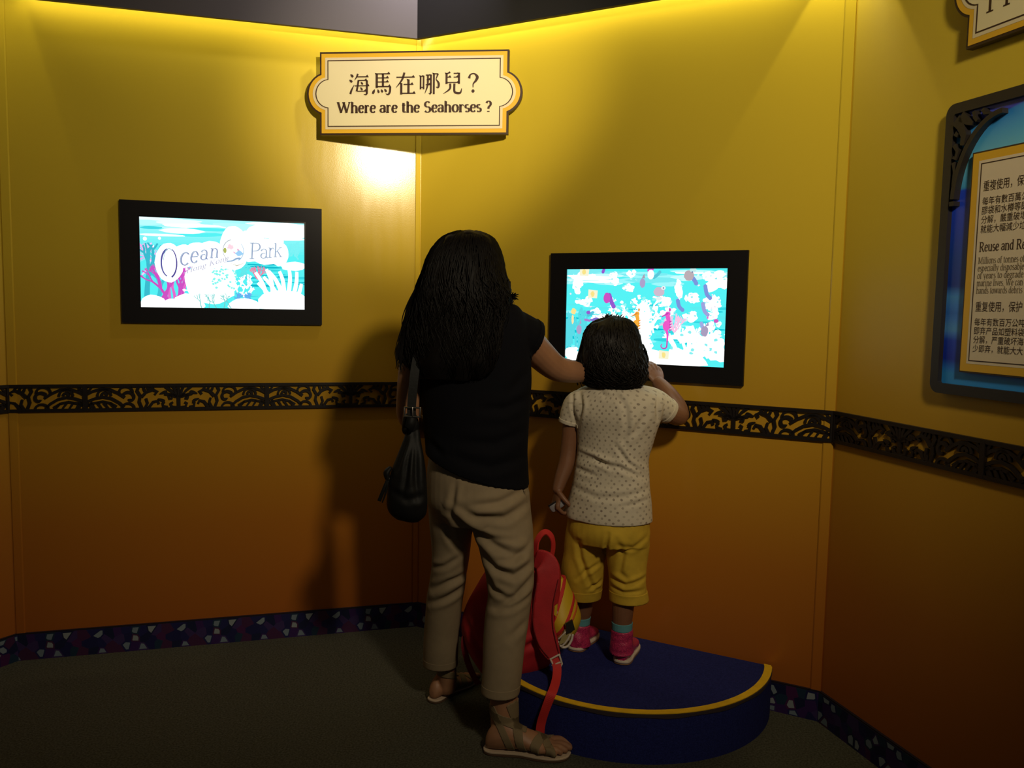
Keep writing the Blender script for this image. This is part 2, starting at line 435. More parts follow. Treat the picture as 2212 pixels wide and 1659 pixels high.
# ------------------------------------------------------------ pierced frieze, one cast panel after another
ZB, ZT = .9424, 1.0451; HF = ZT - ZB
trim_no = [7]
def arcpts(cx, cy, r, a0, a1, n=14): return [(cx + r * cos(radians(a0 + (a1 - a0) * k / n)), cy + r * sin(radians(a0 + (a1 - a0) * k / n))) for k in range(n + 1)]
def ribbon(pts, w0, w1=None):
    """outline of a flat 2-D band"""
    pts = np.array(pts, float); n = len(pts); w1 = w0 if w1 is None else w1; L, R_ = [], []
    for i in range(n):
        d = pts[min(i + 1, n - 1)] - pts[max(i - 1, 0)]; d = d / (np.linalg.norm(d) + 1e-12); q = np.array((-d[1], d[0])); w = (w0 + (w1 - w0) * i / (n - 1)) / 2
        L.append(pts[i] + q * w); R_.append(pts[i] - q * w)
    return L, R_
def ribbon_vf(pts, w0, w1, fr, t0, t1):
    L, R_ = ribbon(pts, w0, w1); rows = []
    for a, b in zip(L, R_): rows.append([fr(a[0], a[1], t0), fr(b[0], b[1], t0), fr(b[0], b[1], t1), fr(a[0], a[1], t1)])
    return loft(rows)
def drop(x, y, ang, l, w, n=16):
    """solid leaf outline"""
    c, s = cos(radians(ang)), sin(radians(ang)); out = []
    for k in range(n):
        t = k / n * 2 * pi; u = l * (.5 - .5 * cos(t)); v = w * .5 * sin(t) * (.45 + .55 * sin(t / 2) ** 2) * 1.3
        out.append((x + u * c - v * s, y + u * s + v * c))
    return out
def frieze_panel(c, d, n, s0, L, lo, hi):
    """one casting from s0 over length L along wall direction d; only what lies between lo and hi is built"""
    trim_no[0] += 1
    root = bpy.data.objects.new('trim_%d' % trim_no[0], None); COL.objects.link(root); root['kind'] = 'structure'; root.empty_display_size = .05
    root.location = wp(c, d, n, max(s0, lo), ZB, 0); BASE[root] = np.array(root.location)
    h = HF
    def fr(u, w, t): return wp(c, d, n, s0 + u, ZB + w, t)
    def inr(u): return lo - 1e-6 <= s0 + u <= hi + 1e-6
    a, b = max(lo - s0, 0), min(hi - s0, L)
    def part(name, vf): mk(name, vf, M['iron'], root, False)
    def rb(name, pts, w0, w1=None, t=.009):
        if inr(np.mean([p[0] for p in pts])):
            pts = [(min(max(u, a), b), w) for u, w in pts]; part(name, ribbon_vf(pts, w0 * h, (w1 if w1 is not None else w0) * h, fr, .001, t))
    def pl(name, poly, t=.008):
        if inr(np.mean([p[0] for p in poly])):
            part(name, plate(poly, wp(c, d, n, s0, ZB, 0), (d[0], d[1], 0), (0, 0, 1), (n[0], n[1], 0), .001, t))
    for w in (.055, .945): rb_pts = [(a, w * h), ((a + b) / 2, w * h), (b, w * h)]; part('rail', ribbon_vf(rb_pts, .11 * h, .11 * h, fr, .001, .012))
    for u in (0.004, L - .004):
        if inr(u): part('end_bar', ribbon_vf([(u, .02 * h), (u, .98 * h)], .008, .008, fr, .001, .0125))
    for sgn in (0, 1):
        X = (lambda u: u * L) if sgn == 0 else (lambda u: (1 - u) * L)
        k = L
        Q = lambda pts: [(X(u), w * h) for u, w in pts]
        # waves
        rb('wave', Q([(.0, .60), (.04, .74), (.085, .82), (.13, .80), (.175, .66), (.21, .50)]), .095)
        rb('wave', Q([(.0, .34), (.05, .47), (.095, .53), (.14, .46), (.18, .30), (.205, .14)]), .095)
        rb('wave', Q([(.0, .20), (.04, .30), (.09, .36), (.13, .30), (.165, .16)]), .078)
        for q in range(4): rb('hatch', Q([(.028 + .034 * q, .34 - .012 * q), (.05 + .036 * q, .09)]), .085, .06)
        rb('arch', Q([(.10 + .036 * cos(radians(g)), .56 + .24 * sin(radians(g))) for g in range(0, 181, 15)]), .078)
        rb('arch', Q([(.10 + .014 * cos(radians(g)), .58 + .10 * sin(radians(g))) for g in range(0, 181, 20)]), .09)
        rb('arch', Q([(.0 + .036 * cos(radians(g)), .03 + .26 * sin(radians(g))) for g in range(0, 91, 15)]), .078)
        rb('arch', Q([(.0 + .036 * cos(radians(g)), .97 - .24 * sin(radians(g))) for g in range(0, 91, 15)]), .078)
        # knot of curls beside the waves
        rb('arch', Q([(.215 + .036 * cos(radians(g)), .70 + .20 * sin(radians(g))) for g in range(-10, 191, 14)]), .078)
        rb('scroll', Q([(.235 + (.040 - .0098 * t) * cos(2.6 - t * 1.35), .47 + (.27 - .066 * t) * sin(2.6 - t * 1.35)) for t in np.linspace(0, 3.6, 22)]), .11, .09)
        rb('arch', Q([(.225 + .034 * cos(radians(g)), .09 + .19 * sin(radians(g))) for g in range(0, 181, 15)]), .078)
        # leaves between the curls and the flower
        rb('stem', Q([(.285, .93), (.275, .74), (.292, .55), (.285, .34), (.30, .08)]), .11, .10)
        rb('stem', Q([(.30, .52), (.325, .70), (.36, .78), (.385, .70), (.37, .60)]), .12, .09)
        rb('stem', Q([(.315, .08), (.33, .28), (.322, .46)]), .10, .08)
        rb('stem', Q([(.335, .10), (.36, .32), (.385, .36), (.392, .24)]), .11, .08)
        for q, (u, w, g) in enumerate(((.305, .93, -70), (.325, .94, -62), (.345, .95, -55))):
            pl('leaf', drop(X(u), w * h, g if sgn == 0 else 180 - g, .026, .010))
        pl('leaf', drop(X(.395), .62 * h, 20 if sgn == 0 else 160, .030, .011)); pl('leaf', drop(X(.385), .44 * h, -20 if sgn == 0 else 200, .028, .010))
        rb('curl', Q([(.497, .50), (.47, .60), (.445, .54), (.45, .44), (.466, .46)]), .10, .08)
        rb('curl', Q([(.49, .10), (.462, .13), (.455, .26), (.468, .30)]), .10, .08)
        rb('curl', Q([(.44, .12), (.415, .16), (.412, .28), (.424, .31)]), .09, .07)
        for g, l in ((66, .050), (42, .062), (16, .052)):
            e_ = -1 if sgn == 0 else 1; rb('petal', [(L / 2 + e_ * .008, .50 * h), (L / 2 + e_ * l * .55 * cos(radians(g)) * 1.0, .50 * h + l * .55 * sin(radians(g))), (L / 2 + e_ * l * cos(radians(g)), min(.50 * h + l * sin(radians(g)), .95 * h))], .06, .12)
    rb('petal', [(L / 2, .50 * h), (L / 2, .72 * h), (L / 2, .95 * h)], .06, .12)
    rb('stem', [(L / 2, .06 * h), (L / 2, .52 * h)], .12)
    return root
frieze_panel(C2, DL, NL, 1.2656, .656, 1.2656, LEN_L)
frieze_panel(C2, DL, NL, .6098, .656, .6098, 1.2656)
frieze_panel(C2, DL, NL, -.046, .656, .006, .6098)
frieze_panel(C2, DR, NR, .989, .6467, .989, 1.6355)
frieze_panel(C2, DR, NR, .3423, .6467, .3423, .989)
frieze_panel(C2, DR, NR, -.3044, .6467, .006, .3423)
frieze_panel(B2, D3, N3, .004, .60, .004, .604)
frieze_panel(B2, D3, N3, .604, .60, .604, 1.204)
frieze_panel(A2, D0, N0, .004, .656, .006, .66)

# ------------------------------------------------------------ lettering: a pen with thick uprights, thin bars and small feet
def A_(cx, cy, rx, ry, a0, a1, n=10): return [(cx + rx * cos(radians(a0 + (a1 - a0) * k / n)), cy + ry * sin(radians(a0 + (a1 - a0) * k / n))) for k in range(n + 1)]
X5 = .46
def feet(*fs): return [('f', x, y, w) for x, y, w in fs]
GL = {
 'a': (.44, [A_(.20, .33, .15, .125, 165, 0, 6) + [(.35, .08), (.42, .02)], A_(.20, .135, .145, .125, 55, 360, 12)], []),
 'b': (.50, [[(.11, .68), (.11, .01)], A_(.25, .23, .17, .225, 140, -140, 14)], feet((.07, .68, .10))),
 'c': (.42, [A_(.23, .23, .18, .23, 42, 318, 14)], []),
 'd': (.50, [[(.38, .68), (.38, 0)], A_(.24, .23, .17, .225, 40, 320, 14)], feet((.34, .68, .10), (.42, 0, .10))),
 'e': (.43, [[(.06, .25), (.37, .25)] + A_(.22, .25, .155, .21, 0, 180, 8)[1:] + A_(.22, .23, .165, .23, 180, 322, 8)], []),
 'f': (.32, [A_(.24, .56, .10, .12, 40, 180, 6) + [(.14, 0)], [(.03, X5), (.27, X5)]], feet((.14, 0, .22))),
 'g': (.46, [A_(.21, .30, .145, .155, 0, 360, 14), A_(.21, -.10, .17, .105, 0, 360, 14), [(.32, .42), (.42, .45)], [(.14, .16), (.10, .07), (.20, .02)]], []),
 'h': (.54, [[(.11, .68), (.11, 0)], A_(.265, .30, .155, .155, 165, 0, 7) + [(.42, 0)]], feet((.07, .68, .10), (.11, 0, .20), (.42, 0, .19))),
 'i': (.27, [[(.13, X5), (.13, 0)]], feet((.09, X5, .10), (.13, 0, .20), (.13, .62, .10))),
 'k': (.54, [[(.11, .68), (.11, 0)], [(.11, .20), (.38, X5)], [(.22, .29), (.43, 0)]], feet((.07, .68, .10), (.11, 0, .20), (.40, X5, .16), (.43, 0, .18))),
 'l': (.27, [[(.13, .68), (.13, 0)]], feet((.09, .68, .10), (.13, 0, .20))),
 'm': (.80, [[(.11, X5), (.11, 0)], A_(.25, .30, .14, .155, 165, 0, 7) + [(.39, 0)], A_(.53, .30, .14, .155, 165, 0, 7) + [(.67, 0)]], feet((.07, X5, .10), (.11, 0, .20), (.39, 0, .18), (.67, 0, .18))),
 'n': (.54, [[(.11, X5), (.11, 0)], A_(.265, .30, .155, .155, 165, 0, 7) + [(.42, 0)]], feet((.07, X5, .10), (.11, 0, .20), (.42, 0, .19))),
 'o': (.48, [A_(.24, .23, .185, .23, 0, 360, 18)], []),
 'p': (.51, [[(.11, X5), (.11, -.20)], A_(.255, .23, .17, .225, 140, -140, 14)], feet((.07, X5, .10), (.11, -.20, .20))),
 'r': (.39, [[(.11, X5), (.11, 0)], A_(.25, .30, .13, .15, 160, 60, 5)], feet((.07, X5, .10), (.11, 0, .22), (.32, .40, .06))),
 's': (.37, [A_(.18, .345, .115, .11, 40, 265, 8) + A_(.185, .12, .13, .12, 80, -150, 8)], []),
 't': (.32, [[(.14, .60), (.14, .10)] + A_(.22, .10, .08, .09, 180, 330, 6), [(.03, X5), (.28, X5)]], []),
 'u': (.54, [[(.11, X5), (.11, .16)] + A_(.26, .16, .15, .155, 180, 350, 7), [(.42, X5), (.42, 0)]], feet((.07, X5, .10), (.38, X5, .10), (.46, 0, .10))),
 'v': (.48, [[(.08, X5), (.25, 0)], [(.40, X5), (.25, 0)]], feet((.08, X5, .17), (.40, X5, .14))),
 'w': (.70, [[(.07, X5), (.22, 0)], [(.36, X5), (.22, 0)], [(.36, X5), (.49, 0)], [(.63, X5), (.49, 0)]], feet((.07, X5, .16), (.36, X5, .15), (.63, X5, .13))),
 'y': (.48, [[(.08, X5), (.25, .02)], [(.40, X5), (.20, -.16), (.10, -.17)]], feet((.08, X5, .17), (.40, X5, .14))),
 'H': (.76, [[(.15, .66), (.15, 0)], [(.60, .66), (.60, 0)], [(.15, .34), (.60, .34)]], feet((.15, .66, .22), (.15, 0, .22), (.60, .66, .22), (.60, 0, .22))),
 'K': (.72, [[(.15, .66), (.15, 0)], [(.15, .28), (.55, .66)], [(.30, .40), (.58, 0)]], feet((.15, .66, .22), (.15, 0, .22), (.55, .66, .20), (.58, 0, .22))),
 'M': (.90, [[(.14, .66), (.14, 0)], [(.16, .66), (.44, .04)], [(.72, .66), (.44, .04)], [(.75, .66), (.75, 0)]], feet((.11, .66, .15), (.14, 0, .18), (.78, .66, .15), (.75, 0, .22))),
 'O': (.74, [A_(.37, .33, .31, .34, 0, 360, 22)], []),
 'P': (.60, [[(.15, .66), (.15, 0)], [(.15, .655), (.30, .655)] + A_(.32, .49, .20, .165, 85, -85, 10) + [(.15, .32)]], feet((.13, .66, .20), (.15, 0, .24))),
 'R': (.68, [[(.15, .66), (.15, 0)], [(.15, .655), (.30, .655)] + A_(.31, .495, .19, .16, 85, -85, 10) + [(.15, .335)], [(.32, .33), (.56, 0)]], feet((.13, .66, .20), (.15, 0, .24), (.59, 0, .16))),
 'S': (.54, [A_(.27, .495, .175, .17, 35, 262, 10) + A_(.27, .165, .19, .175, 80, -155, 10)], []),
 'W': (.98, [[(.07, .66), (.30, 0)], [(.50, .60), (.30, 0)], [(.47, .66), (.70, 0)], [(.90, .66), (.70, 0)]], feet((.07, .66, .20), (.48, .66, .22), (.90, .66, .17))),
 '?': (.44, [A_(.21, .50, .15, .165, 165, -40, 10) + [(.21, .28), (.20, .18)], [(.20, .05), (.20, -.01)]], []),
 '.': (.20, [[(.09, .04), (.09, -.02)]], []),
}
def text_quads(s, thick, thin, track=0.0):
    """list of 2-D polygons (em units) and total advance"""
    out = []; x = 0
    def nib(pts):
        pts = [np.array(p) for p in pts]; ws = []
        for i in range(len(pts)):
            d = pts[min(i + 1, len(pts) - 1)] - pts[max(i - 1, 0)]; l = np.linalg.norm(d) + 1e-9; ws.append(thin + (thick - thin) * abs(d[1] / l) ** 1.4 * (1 if d[0] * d[1] <= 1e-6 or abs(d[0]) < .25 * abs(d[1]) or len(pts) > 3 else .35))
        L, R_ = [], []
        for i in range(len(pts)):
            d = pts[min(i + 1, len(pts) - 1)] - pts[max(i - 1, 0)]; d = d / (np.linalg.norm(d) + 1e-9); q = np.array((-d[1], d[0])) * ws[i] / 2
            L.append(pts[i] + q); R_.append(pts[i] - q)
        for i in range(len(pts) - 1): yield [L[i], L[i + 1], R_[i + 1], R_[i]]
    for ch in s:
        if ch == ' ': x += .25 + track; continue
        adv, strokes, serifs = GL[ch]
        for st in strokes:
            for q in nib(st): out.append([(p[0] + x, p[1]) for p in q])
        for _, fx, fy, w in serifs: out.append([(x + fx - w / 2, fy - thin * .55), (x + fx + w / 2, fy - thin * .55), (x + fx + w / 2, fy + thin * .55), (x + fx - w / 2, fy + thin * .55)])
        x += adv + track
    return out, x
# brush-cut characters of the title on a 100-unit square
def hs(x0, x1, y, t=5): return [[(x0, y), (x1, y), (x1, y + t), (x0, y + t)], [(x1 - 13, y + t), (x1 + 2, y), (x1 - 5, y + t + 7)]]
def vs(x, y0, y1, t=11): return [[(x, y0), (x + t, y0), (x + t, y1), (x, y1)], [(x - 4, y1 + 3), (x, y1 - 5), (x + t, y1 - 1), (x + t, y1)]]
def br(pts, w): 
    L, R_ = [], []; P_ = [np.array(p, float) for p in interp([(*p, q) for p, q in zip(pts, w)], 5)]
    for i in range(len(P_)):
        d = (P_[min(i + 1, len(P_) - 1)] - P_[max(i - 1, 0)])[:2]; d = d / (np.linalg.norm(d) + 1e-9); q = np.array((-d[1], d[0])) * P_[i][2] / 2; L.append(P_[i][:2] + q); R_.append(P_[i][:2] - q)
    return [[tuple(L[i]), tuple(L[i + 1]), tuple(R_[i + 1]), tuple(R_[i])] for i in range(len(P_) - 1)]
def dot(x0, y0, x1, y1, w=11): return br([(x0, y0), ((x0 + x1) / 2, (y0 + y1) / 2), (x1, y1)], [2, w, w * .7])
def boxs(x0, x1, y0, y1, t=9): return vs(x0, y0, y1, t) + vs(x1 - t, y0, y1, t) + [[(x0, y1 - 5), (x1, y1 - 5), (x1, y1), (x0, y1)]]
HAN = {
 '海': dot(8, 92, 22, 80) + dot(3, 68, 17, 57) + br([(8, 4), (13, 20), (26, 45)], [10, 9, 2]) + br([(44, 94), (38, 80), (28, 66)], [9, 7, 2]) + hs(42, 94, 78)
     + br([(47, 66), (43, 40), (38, 16)], [9, 9, 9]) + hs(46, 88, 62) + vs(82, 6, 64, 10) + hs(28, 98, 38) + hs(40, 86, 14) + dot(58, 58, 68, 46, 9) + dot(56, 34, 66, 21, 9) + br([(88, 8), (82, 1), (72, 3)], [9, 7, 2]),
 '馬': vs(18, 30, 94, 11) + hs(20, 86, 90) + hs(26, 80, 72, 5) + hs(26, 80, 54, 5) + hs(20, 90, 33, 6) + vs(48, 34, 92, 10) + br([(88, 36), (86, 12), (78, 1), (66, 4)], [10, 10, 8, 2])
     + dot(14, 24, 4, 4, 12) + dot(28, 24, 34, 8, 10) + dot(44, 24, 52, 10, 10) + dot(60, 26, 70, 12, 10),
 '在': hs(6, 92, 74) + br([(44, 97), (32, 64), (4, 30)], [10, 9, 2]) + vs(24, 0, 50, 11) + hs(40, 86, 42) + vs(58, 4, 66, 11) + hs(34, 96, 2, 6),
 '哪': boxs(6, 28, 22, 82, 8) + [[(8, 28), (26, 28), (26, 33), (8, 33)]] + [[(34, 82), (60, 82), (60, 87), (34, 87)]] + br([(44, 86), (43, 40), (30, 3)], [9, 9, 2]) + vs(54, 6, 86, 9) + hs(38, 58, 62, 4) + hs(34, 58, 40, 4) + br([(60, 10), (55, 2), (48, 5)], [9, 7, 2])
     + vs(68, 0, 92, 9) + [[(70, 87), (92, 87), (92, 92), (70, 92)]] + br([(92, 90), (82, 66)], [8, 4]) + br([(82, 66), (95, 48), (93, 30), (82, 32)], [4, 10, 9, 2]),
 '兒': vs(16, 44, 92, 10) + br([(38, 96), (20, 88)], [9, 4]) + hs(26, 42, 72, 4) + hs(20, 82, 48, 5) + hs(54, 78, 72, 4) + [[(54, 88), (84, 88), (84, 93), (54, 93)]] + vs(74, 44, 92, 10)
     + br([(38, 46), (36, 22), (6, 1)], [10, 9, 2]) + br([(58, 46), (58, 14), (66, 5), (86, 5), (92, 24)], [10, 10, 10, 9, 3]),
 '？': br([(30, 68), (36, 84), (54, 88), (68, 74), (62, 58), (50, 44), (49, 28)], [13, 7, 6, 13, 11, 6, 4]) + [A_(49, 12, 7.5, 7.5, 0, 360, 12)[:-1]],
}
def polys_mesh(polys, fr, t0, t1=None):
    """flat letters as thin raised shapes; fr(u, v, t) gives the 3-D point"""
    V, F = [], []
    for p in polys:
        a = sum(p[i][0] * p[(i + 1) % len(p)][1] - p[(i + 1) % len(p)][0] * p[i][1] for i in range(len(p)))
        if a < 0: p = p[::-1]
        k = len(V); V += [fr(x, y, t0) for x, y in p]; F.append(list(range(k, k + len(p))))
    return V, F
def cjk_polys(s):
    """the built-in typeface's shapes for a run of characters, em units"""
    cu = bpy.data.curves.new('run', 'FONT'); cu.body = s; cu.size = 1; cu.resolution_u = 2; o = bpy.data.objects.new('run', cu); COL.objects.link(o)
    dg = bpy.context.evaluated_depsgraph_get(); dg.update(); me = bpy.data.meshes.new_from_object(o.evaluated_get(dg))
    out = [[(me.vertices[i].co.x, me.vertices[i].co.y) for i in p.vertices] for p in me.polygons]; w = max((q[0] for p in out for q in p), default=1)
    bpy.data.objects.remove(o); bpy.data.meshes.remove(me); bpy.data.curves.remove(cu); return out, w

# ------------------------------------------------------------ notched sign boards
def notched(hw, hh, bulge, tip, n=14):
    """rectangle with a round lobe on each short side; bulge = half chord of the lobe"""
    sag = tip - hw; r = (bulge * bulge + sag * sag) / (2 * sag); cx = tip - r; a = math.degrees(math.asin(min(1, bulge / r)))
    if sag > r: a = 180 - a
    right = A_(cx, 0, r, r, -a, a, n); pts = [(hw, -hh)] + right + [(hw, hh)]
    return pts + [(-x, -y) for x, y in pts]
NB = np.array((-.111, -.9938)); SD = np.array((.9938, -.111))
def sign_board(root, fr, hw, hh, bulge, tip, thick=.022):
    o = np.array(fr(0, 0, 0)); u = np.array(fr(1, 0, 0)) - o; v = np.array(fr(0, 1, 0)) - o; n = np.array(fr(0, 0, 1)) - o
    ol = notched(hw, hh, bulge, tip)
    mk('back_board', plate(ol, o, u, v, n, -thick, 0), M['brown'], root, False)
    nt_ = lambda g: notched(hw - g, hh - g, bulge - g * .68, tip - g * 1.12)
    mk('yellow_border', plate(nt_(.0068), o, u, v, n, 0, .0015), M['yellow'], root, False)
    mk('pale_rim', plate(nt_(.0215), o, u, v, n, .0015, .0022), M['pale'], root, False)
    mk('cream_face', plate(nt_(.0345), o, u, v, n, .0022, .0027), M['cream'], root, False)
    mk('line_border', ring_plate(nt_(.0310), nt_(.0345), o, u, v, n, .0022, .0031), M['letter'], root, False)
P0 = C2 + NB * .205 + SD * .0127; ZS = 2.1665
def fr_sign(a, b, t): q = P0 + SD * a + NB * t; return (float(q[0]), float(q[1]), ZS + b)
t = group_obj('title_sign', fr_sign(0, 0, -.02), 'cream and yellow notched sign asking where the seahorses are, across the wall corner', 'sign')
sign_board(t, fr_sign, .366, .1557, .0755, .418)
for q, ch in enumerate('海馬在哪兒？'):
    e = .082; x0 = -.251 + q * .0908 - (.012 if q == 5 else 0)
    mk('character', polys_mesh([[(x0 + x * e / 100, -.006 + y * e * 1.02 / 100) for x, y in p] for p in HAN[ch]], fr_sign, .0036), M['letter'], t, False, recalc=False)
pq, adv = text_quads('Where are the Seahorses ?', .175, .055, .016); e = .6013 / adv
mk('lettering', polys_mesh([[(-.2967 + x * e, -.0725 + y * .0585) for x, y in p] for p in pq], fr_sign, .0036), M['letter'], t, False, recalc=False)
# stand-off battens that carry it on the two walls
for s in (-1, 1):
    q = fr_sign(s * .30, 0, -.021); w = fr_sign(s * .30, 0, -.064)
    mk('batten', tube([q, w], [.012, .012], 8, 1, round_ends=False), M['brown'], t, False)

def fr_w3(a, b, t): q = B2 + a * D3 + N3 * t; return (float(q[0]), float(q[1]), b)
def fr_s3(a, b, t): return fr_w3(.849 + a, 2.1997 + b, .028 + t)
t = group_obj('heading_sign', fr_s3(0, 0, -.02), 'notched cream and yellow heading sign above the blue information panel', 'sign')
sign_board(t, fr_s3, .366, .1557, .0755, .418)
pq, adv = text_quads('Pro', .085, .03, .012); e = .088
mk('lettering', polys_mesh([[(-.306 + x * e, -.083 + y * e * 1.25) for x, y in p] for p in pq], fr_s3, .0036), M['letter'], t, False, recalc=False)
for s in (-1, 1): mk('batten', plate([(s * .25 - .02, -.10), (s * .25 + .02, -.10), (s * .25 + .02, .10), (s * .25 - .02, .10)], fr_s3(0, 0, 0), (D3[0], D3[1], 0), (0, 0, 1), (N3[0], N3[1], 0), -.027, -.022), M['brown'], t, False)

# ------------------------------------------------------------ blue information panel on the near right wall
PS0, PS1, PZ0, PZ1 = .425, 1.28, 1.150, 1.915
t = group_obj('information_panel', fr_w3((PS0 + PS1) / 2, PZ0, 0), 'blue information panel with a dark metal frame, beside the right corner', 'panel')
def rrect(x0, x1, y0, y1, r, n=6):
    return A_(x1 - r, y0 + r, r, r, -90, 0, n) + A_(x1 - r, y1 - r, r, r, 0, 90, n) + A_(x0 + r, y1 - r, r, r, 90, 180, n) + A_(x0 + r, y0 + r, r, r, 180, 270, n)
o3 = fr_w3(0, 0, 0); u3 = (D3[0], D3[1], 0); v3 = (0, 0, 1); n3 = (N3[0], N3[1], 0)
mk('backing', plate(rrect(PS0 + .01, PS1 - .01, PZ0 + .01, PZ1 - .01, .02), o3, u3, v3, n3, .001, .010), M['charcoal'], t, False)
mk('frame', ring_plate(rrect(PS0, PS1, PZ0, PZ1, .028), rrect(PS0 + .027, PS1 - .027, PZ0 + .027, PZ1 - .027, .006), o3, u3, v3, n3, .004, .024), M['charcoal'], t, False)
# printed rays of sea blue
G0, G1, H0, H1 = PS0 + .022, PS1 - .022, PZ0 + .022, PZ1 - .022
V, F, cs = [], [], []
def lin(*c): return tuple((x / 255) ** 2.2 for x in c)
def tone(u, w):
    """printed artwork: pale light at the top, bands of deep and clear blue"""
    k = w - u * .60 * max(0, w - .66) + u * .10 * max(0, .66 - w)
    st = [(-.6, lin(30, 120, 200)), (.05, lin(36, 120, 205)), (.10, lin(10, 40, 150)), (.17, lin(14, 50, 165)), (.21, lin(70, 130, 205)), (.27, lin(40, 95, 180)), (.33, lin(60, 125, 200)), (.37, lin(6, 45, 130)), (.47, lin(6, 55, 140)), (.60, lin(20, 55, 170)), (.715, lin(28, 62, 190)), (.72, lin(60, 140, 185)), (.80, lin(90, 165, 205)), (.87, lin(60, 140, 195)), (.925, lin(36, 110, 180)), (.93, lin(40, 50, 160)), (.985, lin(90, 100, 195)), (.99, lin(110, 140, 215)), (1.25, lin(150, 170, 225)), (1.6, lin(120, 140, 220))]
    for (a, c), (b, d) in zip(st[:-1], st[1:]):
        if a <= k <= b: f = (k - a) / (b - a); return tuple(x + (y - x) * f for x, y in zip(c, d))
    return st[-1][1]
nu, nw = 40, 150
for i in range(nu + 1):
    for j in range(nw + 1): V.append(fr_w3(G0 + (G1 - G0) * i / nu, H0 + (H1 - H0) * j / nw, .0105)); cs.append(tuple(min(.9, q * 1.7 + .01) for q in tone(i / nu, j / nw)) + (1,))
for i in range(nu):
    for j in range(nw):
        k = i * (nw + 1) + j; F.append([k, k + nw + 1, k + nw + 2, k + 1])
o = mk('blue_print', (V, F), M['blue_print'], t, False, recalc=False)
o.data.attributes.new('ink', 'FLOAT_COLOR', 'POINT').data.foreach_set('color', np.array(cs, np.float32).ravel())
# text board
TS0, TS1, TZ0, TZ1 = .524, 1.19, 1.212, 1.776
bd = mk('text_board', plate([(TS0, TZ0), (TS1, TZ0), (TS1, TZ1), (TS0, TZ1)], o3, u3, v3, n3, .011, .024), M['brown'], t, False)
rc = lambda g: [(TS0 + g, TZ0 + g), (TS1 - g, TZ0 + g), (TS1 - g, TZ1 - g), (TS0 + g, TZ1 - g)]
mk('yellow_border', plate(rc(.004), o3, u3, v3, n3, .024, .025), M['yellow'], bd, False)
mk('cream_face', plate(rc(.024), o3, u3, v3, n3, .025, .0255), mat('panel_cream', (.84, .71, .50), .5), bd, False)
mk('line_border', ring_plate(rc(.031), rc(.0335), o3, u3, v3, n3, .0255, .026), M['letter'], bd, False)
def han_line(s, z, pitch, h, m, x=.5665):
    """one run of characters: left edge x, middle height z, character pitch and height"""
    pq, w = cjk_polys(s); k = len(s) / w; lo = min(q[1] for p in pq for q in p); hi = max(q[1] for p in pq for q in p)
    mk('lettering', polys_mesh([[(x + a * k * pitch, z + (b - (lo + hi) / 2) / (hi - lo) * h) for a, b in p] for p in pq], fr_w3, .0262), m, bd, False, recalc=False)
def lat_line(s, z, size, m, th, width, x=.5665):
    pq, w = text_quads(s, th, .04, .01); mk('lettering', polys_mesh([[(x + a * width / w, z + (b - .3) * size) for a, b in p] for p in pq], fr_w3, .0262), m, bd, False, recalc=False)
han_line('重複使用，保', 1.686, .0202, .0270, M['letter'])
for k, w in enumerate(('每年有數百萬公', '膠袋和水樽等即', '分解，嚴重破壞', '就能大幅減少垃')): han_line(w, 1.6486 - .0233 * k, .0194, .0205, M['letter'])
lat_line('Reuse and Re', 1.533, .035, M['letter'], .12, .140)
for k, w in enumerate(('Millions of tonnes of', 'especially disposable', 'of years to degrade', 'marine lives. We can', 'hands towards debris')): lat_line(w, 1.499 - .0188 * k, .0235, M['letter_grey'], .095, .139)
han_line('重复使用，保护', 1.383, .0202, .0265, M['letter'])
for k, w in enumerate(('每年有数百万公吨', '即弃产品如塑料袋', '分解，严重破坏海', '少即弃，就能大大')): han_line(w, 1.3445 - .0226 * k, .0190, .0200, M['letter'])
# pierced corner bracket
br_ = mk('corner_bracket', cat_(*[ribbon_vf(p, a, b, fr_w3, .010, .030) for p, a, b in (
    ([(PS0 + .043 + .150 * (1 - cos(radians(g))), PZ1 - .050 - .215 * (1 - sin(radians(g)))) for g in range(4, 90, 6)], .013, .013),
    ([(PS0 + .036, PZ1 - .262), (PS0 + .043, PZ1 - .262), (PS0 + .052, PZ1 - .262)], .012, .012),
    )]), M['charcoal'], t, False)
mk('leaf', cat_(*[ribbon_vf([(PS0 + .034 + a, PZ1 - .034 - b) for a, b in p], w0, w1, fr_w3, .010, .028) for p, w0, w1 in (
    ([(.004, .010), (.022, .030), (.034, .056), (.030, .080)], .030, .012), ([(.020, .004), (.045, .022), (.060, .030)], .026, .010), ([(.062, .0), (.066, .016), (.075, .026)], .010, .008),
    ([(.004, .075), (.016, .092), (.010, .112), (.002, .106)], .012, .008), ([(.004, .120), (.010, .145), (.006, .18)], .010, .006), ([(.09, .0), (.098, .012), (.115, .014)], .010, .006), ([(.004, .045), (.014, .052)], .012, .010))]), M['charcoal'], br_, False)

